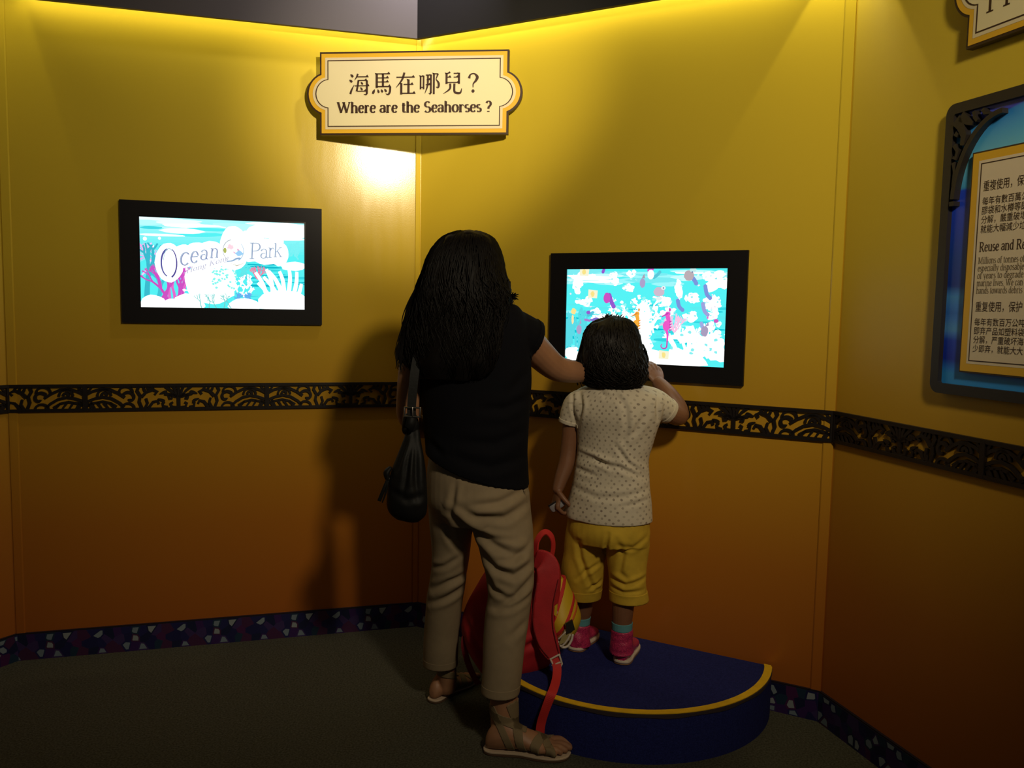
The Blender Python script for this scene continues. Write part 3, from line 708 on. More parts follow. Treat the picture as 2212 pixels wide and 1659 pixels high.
# ------------------------------------------------------------ the two wall screens
def wall_screen(c, d, n, s_mid, z_mid, label, flip):
    t = group_obj('wall_screen', wp(c, d, n, s_mid, z_mid - .23, 0), label, 'screen', 'flush wall screens in the corner')
    e = -d if flip else d                                            # towards the viewer's right
    def fr(a, b, q): return wp(c, e, n, (-s_mid if flip else s_mid) + a, z_mid + b, q)
    o = fr(0, 0, 0); u = (e[0], e[1], 0); v = (0, 0, 1); nn = (n[0], n[1], 0)
    R4 = lambda w, h: [(-w, -h), (w, -h), (w, h), (-w, h)]
    mk('frame', ring_plate(R4(.3675, .2285), R4(.306, .1745), o, u, v, nn, .001, .016), M['frame'], t, False)
    mk('bezel', ring_plate(R4(.309, .178), R4(.3, .1685), o, u, v, nn, .001, .0155), M['bezel'], t, False)
    mk('display', plate(R4(.302, .170), o, u, v, nn, .001, .011), M['bezel'], t, False)
    def put(shapes, name):
        V, F, cs = [], [], []
        n_lay = 0; last = None
        for i, (poly, col) in enumerate(shapes):
            n_lay += col != last; last = col; k = len(V); lay = .0112 + .0000016 * n_lay
            for a, b in poly: V.append(fr(-.3 + .6 * min(max(a, 0), 1), -.1685 + .337 * min(max(b, 0), 1), lay))
            F.append(list(range(k, len(V)))); cs.append(col)
        ob = mk(name, (V, F), M['screen'], t, False, recalc=False); ink(ob.data, cs)
    return put
WH = (1.5, 1.55, 1.5); CY = (.09, .90, .92); CY2 = (.03, .68, .76); CY3 = (.16, .95, .92); PK = (.80, .14, .62); MG = (.62, .08, .55); INK = (.10, .10, .36); GR = (.45, .52, .60)
def blob(cx, cy, rx, ry, rnd=None, j=0, n=18): return [(cx + rx * (1 + (rnd.uniform(-j, j) if rnd else 0)) * cos(2 * pi * k / n), cy + ry * (1 + (rnd.uniform(-j, j) if rnd else 0)) * sin(2 * pi * k / n)) for k in range(n)]
ASP = .6 / .337
def rib(pts, w0, w1=None, n=5):
    P_ = [(p[0] * ASP, p[1]) for p in interp(pts, n)]; L, R_ = ribbon(P_, w0, w0 if w1 is None else w1)
    return [[(L[i][0] / ASP, L[i][1]), (L[i + 1][0] / ASP, L[i + 1][1]), (R_[i + 1][0] / ASP, R_[i + 1][1]), (R_[i][0] / ASP, R_[i][1])] for i in range(len(L) - 1)]
def branch(out, x, y, ang, l, w, col, rnd, depth, spread=34, shrink=.72):
    x2 = x + l * cos(radians(ang)) / ASP; y2 = y + l * sin(radians(ang))
    for q in rib([(x, y), ((x + x2) / 2 + rnd.uniform(-.004, .004), (y + y2) / 2), (x2, y2)], w, w * .8, 2): out.append((q, col))
    out.append((blob(x2, y2, w * .45 / ASP, w * .45, None, 0, 8), col))
    if depth:
        for k in range(rnd.choice((2, 2, 3))): branch(out, x2, y2, ang + rnd.uniform(-spread, spread), l * shrink * rnd.uniform(.8, 1.1), w * .74, col, rnd, depth - 1, spread, shrink)
def ripples(out, y0, y1, n, rnd, cols, x0=0, x1=1, lw=(.10, .35), hh=(.008, .03)):
    for _ in range(n):
        cx, cy = rnd.uniform(x0, x1), rnd.uniform(y0, y1); out.append((blob(cx, cy, rnd.uniform(*lw) / 2, rnd.uniform(*hh), rnd, .12, 14), rnd.choice(cols)))
def letters(out, s, x, y, size, col, thick=.13, thin=.04, slope=0, slant=0, wx=1.0, track=.02):
    pq, adv = text_quads(s, thick, thin, track)
    for p in pq: out.append(([(x + (a * wx + b * slant) * size / ASP, y + b * size + a * wx * size * slope) for a, b in p], col))
# ---- left screen: reef, bubbles and the park's curved title
rnd = random.Random(4); sh = []
sh.append(([(0, 0), (1, 0), (1, 1), (0, 1)], CY))
for k in range(12): y = 1 - k * .03; sh.append(([(0, y - .03), (1, y - .03), (1, y), (0, y)], tuple(a + (b - a) * (k / 12) for a, b in zip((.40, .98, 1.0), CY))))
ripples(sh, .88, 1.0, 22, rnd, [WH, (.9, 1.1, 1.1), (.5, 1.0, 1.0)], 0, 1, (.14, .40), (.010, .03))
ripples(sh, .80, .92, 12, rnd, [WH, CY, (.05, .72, .8)], 0, 1, (.12, .35), (.008, .02))
sh.append((blob(.86, .90, .22, .10, rnd, .08), WH)); sh.append((blob(.25, .86, .13, .03, rnd, .1), (1.1, 1.3, 1.3)))
ripples(sh, .05, .52, 60, rnd, [CY2, CY, (.10, .85, .88), (.0, .50, .62)], .62, 1, (.06, .20), (.006, .016))
for X, Y, r in ((.03, .76, .016), (.115, .77, .012), (.075, .68, .010)): sh.append((blob(X, Y, r / ASP * 1.3, r * 1.3), WH))
for k in range(9): branch(sh, .01 + .012 * k, .36 + .02 * k, 50 + 14 * k, .10, .018, ((1.0, .62, 1.0), (.95, .40, .85), (.30, .85, .90))[k % 3], rnd, 4, 40)
branch(sh, .035, .10, 86, .24, .060, (.04, .50, .62), rnd, 3, 42); branch(sh, .10, .08, 80, .15, .05, (.05, .56, .68), rnd, 3, 40)
for x, a in ((.20, 100), (.23, 70), (.16, 120), (.20, 58), (.12, 60), (.17, 92), (.22, 84), (.14, 75), (.25, 96)): branch(sh, x, .08, a, .15, .034, PK if a % 3 else MG, rnd, 4, 30)
for k in range(26): a = rnd.uniform(0, 1); branch(sh, .30 + .26 * a, .10 + .32 * rnd.random(), rnd.uniform(40, 140), .05, .016, WH, rnd, 3, 50)
sh.append((blob(.42, .30, .16, .26, rnd, .10, 30), WH)); sh.append((blob(.07, .02, .08, .12, rnd, .05), WH)); sh.append((blob(.28, .02, .10, .14, rnd, .05), WH)); sh.append((blob(.18, .0, .06, .10), WH))
for k in range(46): sh.append((blob(.50 + .075 * rnd.uniform(-1, 1), .36 + .14 * rnd.uniform(-1, 1), .008, .012, rnd, .4, 7), (.25, .95, .88)))
for k in range(3): branch(sh, .60 + .02 * k, .36, 70 + 22 * k, .07, .04, (.12, .80, .82), rnd, 3, 40)
for k in range(14): branch(sh, .58 + .10 * rnd.random(), .10 + .22 * rnd.random(), rnd.uniform(30, 150), .04, .018, (1.2, 1.1, 1.4), rnd, 2, 50)
for k in range(10): branch(sh, .56 + .12 * rnd.random(), .08, rnd.uniform(50, 130), .04, .012, (.12, .42, .85), rnd, 3, 45)
for k in range(6): branch(sh, .705, .34, 55 + 14 * k, .06, .013, (.85, .22, .38), rnd, 3, 26)
for k in range(9): branch(sh, .93 + .05 * rnd.uniform(-1, 1), .56 + .1 * rnd.random(), rnd.uniform(40, 140), .05, .018, (.20, .88, .90), rnd, 3, 45)
sh.append((blob(.93, .50, .08, .05, rnd, .15), WH)); sh.append((blob(.88, .06, .18, .16, rnd, .06), WH)); sh.append((blob(.62, .02, .10, .10, rnd, .06), WH))
for x, y, a, l in ((.76, .16, 112, .26), (.80, .20, 100, .26), (.85, .22, 122, .22), (.87, .20, 96, .24), (.90, .20, 84, .30), (.93, .16, 76, .28), (.83, .15, 130, .22), (.78, .14, 140, .16), (.95, .12, 66, .18)):
    for q in rib([(x, y), (x + l * .5 * cos(radians(a)) / ASP, y + l * .55), (x + l * cos(radians(a + 6)) / ASP, y + l)], .05, .034): sh.append((q, WH))
for k in range(5): branch(sh, .36 + .045 * k, .0, rnd.uniform(60, 120), .07, .012, (.18, .62, .60), rnd, 3, 40)
# title with its white halo
for cx, cy, rx, ry in ((.17, .50, .085, .22), (.26, .58, .07, .13), (.34, .62, .08, .12), (.42, .64, .08, .12), (.56, .72, .085, .22), (.55, .58, .09, .14), (.66, .72, .10, .18), (.76, .66, .11, .15), (.84, .64, .06, .14), (.82, .78, .05, .06), (.38, .52, .12, .08)): sh.append((blob(cx, cy, rx, ry, rnd, .03, 26), WH))
def crescent(cx, cy, rx, ry, a0, a1, w, col): 
    for q in rib([(cx + rx * cos(radians(a)), cy + ry * sin(radians(a))) for a in np.linspace(a0, a1, 9)], w, w * .55, 2): sh.append((q, col))
crescent(.168, .50, .045, .155, 100, 255, .022, INK); crescent(.166, .50, .048, .17, -70, 62, .018, (.08, .06, .30)); crescent(.17, .50, .034, .16, 60, 170, .010, (.35, .62, .70))
for ch, x, y, z in (('c', .228, .475, .31), ('e', .289, .505, .28), ('a', .350, .54, .25), ('n', .410, .57, .23)): letters(sh, ch, x, y, z, (.40, .50, .66), .085, .03, .10, .1, .8); letters(sh, ch, x + .004, y - .006, z, (.16, .17, .42), .028, .012, .10, .1, .8)
for ch, x, y, z in (('P', .650, .575, .27), ('a', .718, .58, .24), ('r', .768, .595, .24), ('k', .803, .605, .23)): letters(sh, ch, x, y, z, (.42, .54, .66), .070, .025, .06, .05, .85); letters(sh, ch, x + .003, y - .005, z, (.22, .28, .50), .026, .012, .06, .05, .85)
letters(sh, 'Hong Kong', .268, .385, .090, (.50, .50, .66), .11, .05, .36, .22, 1.0, .05)
# round emblem
crescent(.555, .66, .062, .125, 100, 240, .008, (.25, .30, .38)); crescent(.555, .66, .064, .125, -60, 40, .010, (.35, .55, .75))
sh.append((blob(.505, .66, .010, .030), (.45, .50, .12))); sh.append((blob(.54, .70, .020, .028, rnd, .3), (1.0, .70, .80))); sh.append((blob(.575, .655, .018, .03, rnd, .3), (.85, .40, .62))); sh.append((blob(.59, .635, .024, .030, rnd, .2), (.35, .65, .95))); sh.append((blob(.57, .66, .012, .02), WH))
for q in rib([(.515, .535), (.55, .545), (.575, .57), (.60, .572)], .012, .026): sh.append((q, (.30, .45, .66)))
for k in range(3): 
    for q in rib([(.535 + .015 * k, .52), (.575, .495 - .004 * k), (.62, .525)], .004): sh.append((q, (.55, .55, .42)))
wall_screen(C2, DL, NL, .7645, 1.5055, 'black framed wall screen showing a pale cyan reef with a park title', True)(sh, 'picture')

# ---- right screen: the seahorse search game
rnd = random.Random(11); sh = []
sh.append(([(0, 0), (1, 0), (1, 1), (0, 1)], CY))
ripples(sh, .84, 1.0, 30, rnd, [(.6, 1.1, 1.1), (.35, .95, .98), WH, (.2, .85, .9)], 0, 1, (.12, .35), (.010, .03))
ripples(sh, .10, .62, 80, rnd, [CY2, (.10, .85, .88), (.0, .55, .66), (.3, .95, .98)], 0, 1, (.05, .18), (.006, .018))
for k in range(26): branch(sh, rnd.uniform(.0, .14), rnd.uniform(.05, .30), rnd.uniform(70, 110), .12, .03, (.10, .70, .78), rnd, 2, 25)
for k in range(40): a = rnd.random(); branch(sh, .30 + .28 * a, .30 + .30 * rnd.random(), rnd.uniform(30, 150), .05, .020, WH, rnd, 3, 55)
for k in range(60): sh.append((blob(.44 + .14 * rnd.uniform(-1, 1), .58 + .14 * rnd.uniform(-1, 1), .011, .014, rnd, .4, 7), WH if k % 3 else (.30, .92, .90)))
for cx, cy, rx, ry in ((.06, .86, .05, .14), (.12, .66, .07, .06), (.44, .22, .14, .34), (.50, .40, .08, .22), (.31, .90, .035, .08), (.43, .93, .035, .06), (.40, .80, .04, .05), (.93, .88, .11, .12), (.72, .78, .03, .10), (.79, .70, .05, .07), (.63, .66, .05, .07), (.66, .55, .05, .06), (.92, .66, .05, .09), (.93, .52, .04, .07), (.94, .40, .05, .08), (.80, .50, .05, .06), (.04, .06, .08, .10), (.20, .03, .12, .08), (.52, .05, .20, .10), (.85, .10, .22, .18), (.78, .28, .10, .12), (.92, .28, .10, .14), (.24, .48, .07, .06), (.20, .56, .04, .05)):
    for q in range(9):
        a_ = rnd.uniform(0, 6.3); d_ = rnd.uniform(.2, .95); sh.append((blob(cx + rx * d_ * cos(a_) * .8, cy + ry * d_ * sin(a_) * .8, rx * rnd.uniform(.25, .5), ry * rnd.uniform(.25, .5), rnd, .28, 13), WH))
    for q in range(int(3 + 60 * rx)):
        if cy > .2: sh.append((blob(cx + rx * rnd.uniform(-.9, .9), cy + ry * rnd.uniform(-.9, .9), .007, .010, rnd, .5, 6), rnd.choice(((.45, 1.0, .98), (.75, 1.0, 1.05), (.9, .85, .95), (.30, .86, .90)))))
for k in range(14): a = rnd.uniform(60, 130); branch(sh, .70 + .25 * rnd.random(), .12 + .12 * rnd.random(), a, .10, .028, WH, rnd, 2, 40)
for k in range(10): sh.append((blob(rnd.uniform(.60, .97), rnd.uniform(.12, .35), .012, .016, rnd, .5, 6), (.25, .88, .90)))
def sausage(pts, w, col): 
    for q in rib(pts, w, w * .9): sh.append((q, col))
    for p in (pts[0], pts[-1]): sh.append((blob(p[0], p[1], w * .5 / ASP, w * .5, None, 0, 12), col))
PU = (.30, .10, .62); BL = (.20, .30, .72); LV = (.42, .36, .60); BR = (.50, .42, .46)
sausage([(.24, .97), (.245, .995)], .035, PU); sausage([(.285, .72), (.30, .65), (.315, .60)], .05, PU); sh.append((blob(.27, .69, .022, .06, rnd, .08), MG))
sausage([(.715, .67), (.725, .61), (.745, .575)], .042, BL); sausage([(.875, .82), (.885, .74), (.905, .70)], .042, BL); sausage([(.865, .64), (.875, .57), (.895, .53)], .042, (.34, .36, .72)); sausage([(.86, .44), (.87, .39)], .04, (.34, .42, .78)); sausage([(.79, .92), (.81, .88), (.82, .85)], .045, BL)
sh.append((blob(.776, .93, .030, .055, rnd, .08), BR)); sh.append((blob(.80, .985, .02, .025), (.55, .85, .85))); sh.append((blob(.795, .965, .004, .007), INK))
sh.append((blob(.60, .76, .034, .05, rnd, .08), (.62, .50, .62))); sh.append((blob(.625, .80, .014, .02), (.85, .9, .9))); sh.append((blob(.625, .80, .004, .007), INK)); sh.append((blob(.60, .69, .02, .02), (.8, .9, .9)))
sh.append((blob(.495, .85, .018, .05, rnd, .06), LV)); sh.append(([(.49, .90), (.51, .90), (.505, .95), (.497, .93)], (.40, .35, .45)))
sausage([(.53, .985), (.555, .995)], .03, (.55, .12, .60)); sausage([(.565, .91), (.585, .935), (.60, .965)], .035, (.10, .58, .70)); sh.append((blob(.545, .94, .02, .05), WH))
sh.append((blob(.88, .36, .022, .055, rnd, .1), (.40, .34, .52))); sh.append(([(.88, .41), (.90, .46), (.905, .42)], (.42, .36, .55))); sh.append((blob(.945, .47, .014, .02), (.65, .10, .52))); sh.append((blob(.895, .50, .006, .012), PK))
sh.append((blob(.09, .34, .018, .05, rnd, .08), LV)); sh.append(([(.09, .39), (.10, .46), (.105, .41)], LV)); sausage([(.13, .45), (.16, .44)], .026, (.42, .20, .62)); sausage([(.15, .50), (.18, .53)], .035, (.08, .55, .70)); sh.append((blob(.15, .53, .014, .02), PU))
for k in range(10): sh.append((blob(.21 + .05 * rnd.uniform(-1, 1), .445 + .02 * rnd.uniform(-1, 1), .022, .018, rnd, .3, 9), (.22, .16, .60)))
for cx, cy in ((.115, .97), (.175, .73), (.64, .10)):
    sh.append(([(cx - .03, cy - .04), (cx + .03, cy - .045), (cx + .034, cy + .04), (cx - .028, cy + .05)], (.95, .92, .66))); sh.append((blob(cx, cy, .012, .03, rnd, .2), (.95, .78, .25)))
sh.append((blob(.05, .54, .016, .035, rnd, .2), (1.0, .78, .28))); sh.append((blob(.045, .45, .008, .05, rnd, .2), (1.0, .80, .40)))
for k in range(7): branch(sh, .70, .34, 50 + 14 * k, .07, .014, (1.0, .55, .78), rnd, 3, 24)
def seahorse(x, y, s, col, dark):
    for q in rib([(x, y + .16 * s), (x + .008 * s, y + .09 * s), (x - .006 * s, y + .03 * s), (x + .004 * s, y - .04 * s), (x + .004 * s, y - .11 * s)], .050 * s, .016 * s): sh.append((q, col))
    sh.append((blob(x - .004 * s, y + .045 * s, .022 * s, .055 * s), col)); sh.append((blob(x + .003 * s, y + .17 * s, .016 * s, .026 * s), col))
    for q in rib([(x, y + .175 * s), (x - .034 * s, y + .14 * s)], .020 * s, .010 * s): sh.append((q, dark))
    for q in rib([(x + .004 * s, y - .11 * s), (x + .0 * s, y - .18 * s), (x - .022 * s, y - .19 * s), (x - .034 * s, y - .165 * s), (x - .026 * s, y - .145 * s)], .016 * s, .008 * s): sh.append((q, dark))
    for k in range(4): sh.append(([(x + .014 * s, y + (.10 - .03 * k) * s), (x + .032 * s, y + (.10 - .03 * k) * s), (x + .014 * s, y + (.075 - .03 * k) * s)], dark))
    sh.append((blob(x + .014 * s, y + .215 * s, .006 * s, .02 * s), dark)); sh.append((blob(x + .003 * s, y + .177 * s, .003 * s, .005 * s), INK))
seahorse(.655, .36, 1.0, (.85, .10, .58), (.62, .05, .45)); seahorse(.465, .37, .92, (.95, .42, .04), (.80, .25, .02))
for k in range(5): sh.append((blob(.50 + .03 * rnd.uniform(-1, 1), .10 + .03 * rnd.uniform(-1, 1), .016, .02, rnd, .4, 8), (.55, .75, .68)))
wall_screen(C2, DR, NR, .973, 1.3365, 'black framed wall screen showing a crowded seahorse game in front of the child', False)(sh, 'picture')

# ------------------------------------------------------------ half-round carpeted step against the right wall
SM, SDD, SR, SZ = 1.0, .13, .492, .157
ph = math.acos(-SDD / SR)
def st(a, r, z): s_, d_ = SM + r * sin(a), SDD + r * cos(a); return wp(C2, DR, NR, s_, z, max(d_, .014))
arc = [ph * (-1 + 2 * k / 60) for k in range(61)]
t = group_obj('step_platform', wp(C2, DR, NR, SM, 0, .2), 'low half round navy carpeted step with a yellow edge under the right screen', 'step')
mk('body', loft([[st(a, SR, z) for a in arc] for z in (0.0, SZ - .012)] + [[st(a, SR - .004, SZ) for a in arc]]), M['navy'], t, False)
mk('edge_strip', loft([[st(a, SR - q, SZ + h) for q, h in ((.024, .0005), (.024, .003), (-.001, .003), (-.001, .0005))] for a in arc]), M['tape'], t, False)
mk('carpet_edge', loft([[st(a, SR + q, SZ + h) for q, h in ((.0, -.012), (.0022, -.012 + .002 * sin(17 * a)), (.0022, -.002), (0, -.001))] for a in arc]), mat('worn_carpet_edge', (.035, .022, .026), .9), t, False)

# ------------------------------------------------------------ figures: shared anatomy
def unit(v): v = np.array(v, float); return v / (np.linalg.norm(v) + 1e-9)
def head_vf(c, H, az, pitch=0, wide=.70):
    """head with brow, nose, lips, chin and ears; c = middle, H = chin to crown"""
    A = radians(az); fw = np.array((sin(A), cos(A), 0)); rt = np.array((cos(A), -sin(A), 0)); up = np.array((0, 0, 1.0)); q = radians(pitch)
    fw, up = fw * cos(q) - up * sin(q), up * cos(q) + fw * sin(q); V, F = [], []; nu, nv = 48, 36; rows = []
    g = lambda x, s: math.exp(-(x / s) ** 2)
    for i in range(1, nv):
        th = pi * i / nv; row = []
        for j in range(nu):
            p = 2 * pi * j / nu; x, y, z = sin(th) * sin(p), sin(th) * cos(p), cos(th)      # y forward
            X, Y, Z = x * wide * .5, y * .44, z * .5
            if z < 0: X *= 1 - .30 * z * z; Y *= 1 - .10 * z * z if y > 0 else 1 - .45 * z * z
            if y < 0: Y *= 1.06 if z > -.2 else 1
            if y > 0:
                Y += .085 * g(X, .055) * g(Z + .06, .085) * (1 if Z < 0 else .6)             # nose
                Y += .035 * g(X, .05) * g(Z + .13, .05)
                Y -= .040 * (g(X - .15, .075) + g(X + .15, .075)) * g(Z - .01, .055)         # eye sockets
                Y += .022 * g(Z - .085, .05) * g(X, .26)                                     # brow
                Y += .028 * g(X, .11) * g(Z + .27, .030) + .026 * g(X, .09) * g(Z + .325, .03) # lips
                Y += .040 * g(X, .12) * g(Z + .44, .07)                                      # chin
            row.append(tuple(np.array(c) + H * (X * rt + Y * fw + Z * up)))
        rows.append(row)
    out = [loft(rows)]
    for s in (-1, 1):                                                                        # ears
        e = np.array(c) + H * (s * wide * .495 * rt - .02 * fw - .03 * up)
        out.append(tube([e + H * (.0 * fw - .10 * up), e + H * (s * .02 * rt - .03 * fw - .02 * up), e + H * (s * .025 * rt - .045 * fw + .07 * up), e + H * (.0 * rt + .01 * fw + .10 * up)], [(.020 * H, .040 * H), (.024 * H, .055 * H), (.024 * H, .06 * H), (.016 * H, .04 * H)], 10, 3, up=tuple(fw)))
    return out, (fw, rt, up)
def face_parts(parent, c, H, fr, skin):
    fw, rt, up = fr
    for s in (-1, 1):
        e = np.array(c) + H * (s * .15 * rt + .385 * fw + .01 * up)
        rows = []
        for i in range(1, 8): rows.append([tuple(e + H * .052 * (sin(pi * i / 8) * cos(2 * pi * j / 12) * rt + sin(pi * i / 8) * sin(2 * pi * j / 12) * up + cos(pi * i / 8) * fw)) for j in range(12)])
        ey = mk('eye', loft(rows), M['eye'], parent)
        k = e + H * .040 * fw; mk('iris', loft([[tuple(k + H * (r * cos(2 * pi * j / 12) * rt + r * sin(2 * pi * j / 12) * up + h * fw)) for j in range(12)] for r, h in ((.026, 0), (.024, .010), (.010, .014))]), M['iris'], ey)
    l = np.array(c) + H * (.425 * fw - .296 * up)
    mk('lips', cat_(tube([l - .085 * H * rt - .02 * H * fw, l + .004 * H * fw + .010 * H * up, l + .085 * H * rt - .02 * H * fw], [.006 * H, .020 * H, .006 * H], 8, 5), tube([l - .075 * H * rt - .02 * H * fw - .012 * H * up, l - .026 * H * up, l + .075 * H * rt - .02 * H * fw - .012 * H * up], [.006 * H, .022 * H, .006 * H], 8, 5)), M['lip'], parent)

def hand_vf(w, d, n, L, side, curl, thumb=(.55, .35), spread=6):
    """w wrist, d towards the fingers, n out of the palm, side +1 if the thumb lies along d x n; curl in degrees per joint for four fingers"""
    d = unit(d); n = unit(np.array(n) - d * (np.array(n) @ d)); t = unit(np.cross(d, n)) * side; w = np.array(w, float); out = []
    W = .40 * L; th = .125 * L
    prof = ((-.06, .13, .105), (.05, .145, .12), (.20, .185, .135), (.36, .205, .125), (.47, .200, .105), (.51, .17, .08))
    rows = []
    for y, a, b in interp(prof, 3):
        rows.append([tuple(w + d * y * L + t * a * L * cos(2 * pi * j / 16) * (1.0 if y > .1 else .95) + n * b * .5 * L * sin(2 * pi * j / 16) * (1.15 if sin(2 * pi * j / 16) > 0 else .95)) for j in range(16)])
    out.append(loft(rows))
    lens = ((.22, .135, .10), (.245, .155, .105), (.23, .145, .105), (.17, .105, .09))          # index .. little
    for k in range(4):
        off = (.145 - .097 * k) * L; b = w + d * (.46 - .012 * abs(k - 1) - (.03 if k == 3 else 0)) * L + t * off - n * .01 * L
        a0 = radians((1 - k) * spread + (spread * .5)); dd = unit(d * cos(a0) + t * sin(a0)); pts = [b - dd * .10 * L, b]; cur = dd; ang = 0; c = curl[k] if isinstance(curl, (list, tuple)) else curl
        for m, l in enumerate(lens[k]):
            ang += radians(c * (.85 if m == 0 else 1.0 if m == 1 else .7)); cur = unit(dd * cos(ang) + n * sin(ang)); pts.append(pts[-1] + cur * l * L)
        r = (.050, .053, .050, .044)[k] * L
        out.append(tube(pts, [r * 1.0, r * 1.08, r * .98, r * .90, r * .74], 10, 4))
        out.append(tube([pts[1] - n * .018 * L - dd * .03 * L, pts[1] - n * .018 * L + dd * .03 * L], [r * .85, r * .8], 8, 1))   # knuckle
    b = w + d * .12 * L + t * .15 * L + n * .02 * L; o_, i_ = thumb
    d1 = unit(d * cos(o_) + t * sin(o_) + n * i_ * .6); d2 = unit(d * cos(o_ * .55) + t * sin(o_ * .55) + n * i_ * 1.2); d3 = unit(d + t * .05 + n * i_ * 1.6)
    out.append(tube([b - d1 * .05 * L, b + d1 * .12 * L, b + d1 * .20 * L + d2 * .06 * L, b + d1 * .20 * L + d2 * .16 * L, b + d1 * .20 * L + d2 * .16 * L + d3 * .10 * L], [.075 * L, .070 * L, .060 * L, .057 * L, .046 * L], 10, 4))
    return out

def foot_vf(heel, az, L, side, lift=0.0, toes=True):
    """bare foot; heel = floor point under the back of the heel; side +1: big toe on the left of the walking direction (right foot)"""
    A = radians(az); fw = np.array((sin(A), cos(A), 0)); rt = np.array((cos(A), -sin(A), 0)); up = np.array((0, 0, 1.0)); h = np.array(heel, float) + up * lift; med = -rt * side; out = []
    prof = ((.005, .045, .03, .13, 0), (.04, .085, .0, .22, 0), (.12, .118, .0, .30, 0), (.22, .122, .0, .36, .0), (.33, .125, .012, .335, .005), (.45, .140, .018, .265, .012), (.58, .165, .010, .205, .018), (.70, .180, .0, .150, .016), (.78, .172, .0, .115, .010), (.83, .14, .008, .085, .005))
    rows = []
    for y, hw, z0, z1, mo in interp(prof, 3):
        row = []
        for j in range(24):
            a = 2 * pi * j / 24; c, s = cos(a), sin(a); s2 = math.copysign(abs(s) ** .75, s) if s < 0 else s
            zz = (z0 + z1) / 2 + (z1 - z0) / 2 * s2; sq = 1.0 if s < 0 else 1 - .28 * s
            row.append(tuple(h + L * (fw * y + med * (mo + .05 * max(0, y - .45)) + rt * hw * c * sq + up * zz)))
        rows.append(row)
    out.append(loft(rows))
    if toes:
        for k, (m, y0, l, r) in enumerate(((.125, .78, .205, .058), (.045, .80, .185, .040), (-.020, .785, .155, .037), (-.080, .755, .130, .034), (-.132, .715, .105, .033))):
            b = h + L * (fw * y0 + med * m + up * .062); out.append(tube([b - fw * .06 * L, b + L * (fw * l * .45 + up * .016), b + L * (fw * l - up * .022)], [r * L, r * L * .95, r * L * .98], 12, 4))
    return out, (fw, rt, up, med, h)

def bend(h0, pts): return [np.array(p, float) for p in pts]

# ------------------------------------------------------------ the woman
WA = 20
wroot = group_obj('person', (-.10, 2.66, 0), 'woman with long dark hair, black top and khaki trousers, reaching right towards the child', 'person')
hd_c = (-0.1501,2.69,1.4905); HH = .212
hd, hfr = head_vf(hd_c, HH, 26, 10)
parts = list(hd)
parts.append(tube([(-0.1348,2.66,1.3206), (-0.1403,2.665,1.3923), (-0.1476,2.68,1.4499)], [.062, .054, .052], 20, 4))
parts.append(rings([(-0.1244,2.66,1.3524,0.0552,0.0441,20,0), (-0.1239,2.66,1.3208,0.1396,0.0698,20,0), (-0.1268,2.665,1.2484,0.1738,0.0956,20,0), (-0.1223,2.665,1.1322,0.1663,0.0998,20,0), (-0.1186,2.665,1.0151,0.1487,0.0982,20,0), (-0.1089,2.665,0.8972,0.1496,0.1047,20,0), (-0.1028,2.665,0.7782,0.151,0.1133,20,0), (-0.0971,2.665,0.6884,0.1369,0.0958,20,0)], 32, 4))
# right arm reaching to the child, left arm hanging with the forearm forward
parts.append(tube([(-0.0144,2.64,1.2915), (0.0321,2.66,1.2688), (0.0856,2.72,1.2144), (0.1411,2.775,1.167), (0.2028,2.83,1.1504), (0.2604,2.885,1.1393)], [.052, .052, .049, .043, .037, .026], 20, 5))
parts += hand_vf((0.2604,2.885,1.1393), np.array((0.3289,2.93,1.1146)) - np.array((0.2604,2.885,1.1393)), (.2, -.9, -.3), .165, -1, (22, 24, 26, 28), (.6, .2))
parts.append(tube([(-0.2847,2.68,1.2334), (-0.3131,2.69,1.1708), (-0.3269,2.7,1.0812), (-0.3282,2.715,1.0049), (-0.2906,2.8,0.956), (-0.2432,2.875,0.9461)], [.044, .044, .040, .037, .034, .023], 20, 5))
parts += hand_vf((-0.2432,2.875,0.9461), np.array((-0.1918,2.93,0.9554)) - np.array((-0.2432,2.875,0.9461)), (.3, .2, -.9), .160, 1, (24, 26, 28, 30), (.6, .3))
# legs
parts.append(tube([(-0.1841,2.7,0.7237), (-0.1895,2.74,0.5438), (-0.2008,2.77,0.3923), (-0.2145,2.805,0.2507), (-0.2092,2.835,0.1238), (-0.2063,2.846,0.0726), (-0.2063,2.85,0.0458)], [.070, .060, .046, .042, .033, .031, .031], 20, 5))
parts.append(tube([(-0.0458,2.64,0.7402), (-0.0064,2.6,0.5886), (0.0031,2.575,0.4639), (-0.0061,2.555,0.3382), (-0.0092,2.535,0.1987), (-0.0065,2.53,0.127), (-0.0042,2.53,0.0704)], [.075, .066, .050, .050, .044, .0435, .043], 20, 5))
SOLE = .013
RH, RA, RL = (-0.0626,2.5088,0), 96, .262
LH, LA_, LL_ = (-0.2575,2.8184,0), 34, .230
rf, rfr = foot_vf(RH, RA, RL, 1, SOLE); lf, lfr = foot_vf(LH, LA_, LL_, -1, SOLE)
parts += rf + lf
wb = union(parts, .0036, 2, 'body')
body = link('body', wb, M['skin_a'], wroot); face_parts(body, hd_c, HH, hfr, M['skin_a'])
def tree_mesh(o):
    """mesh of o back in scene coordinates"""
    me = o.data.copy(); me.transform(Matrix.Translation(Vector(BASE[o]))); return me

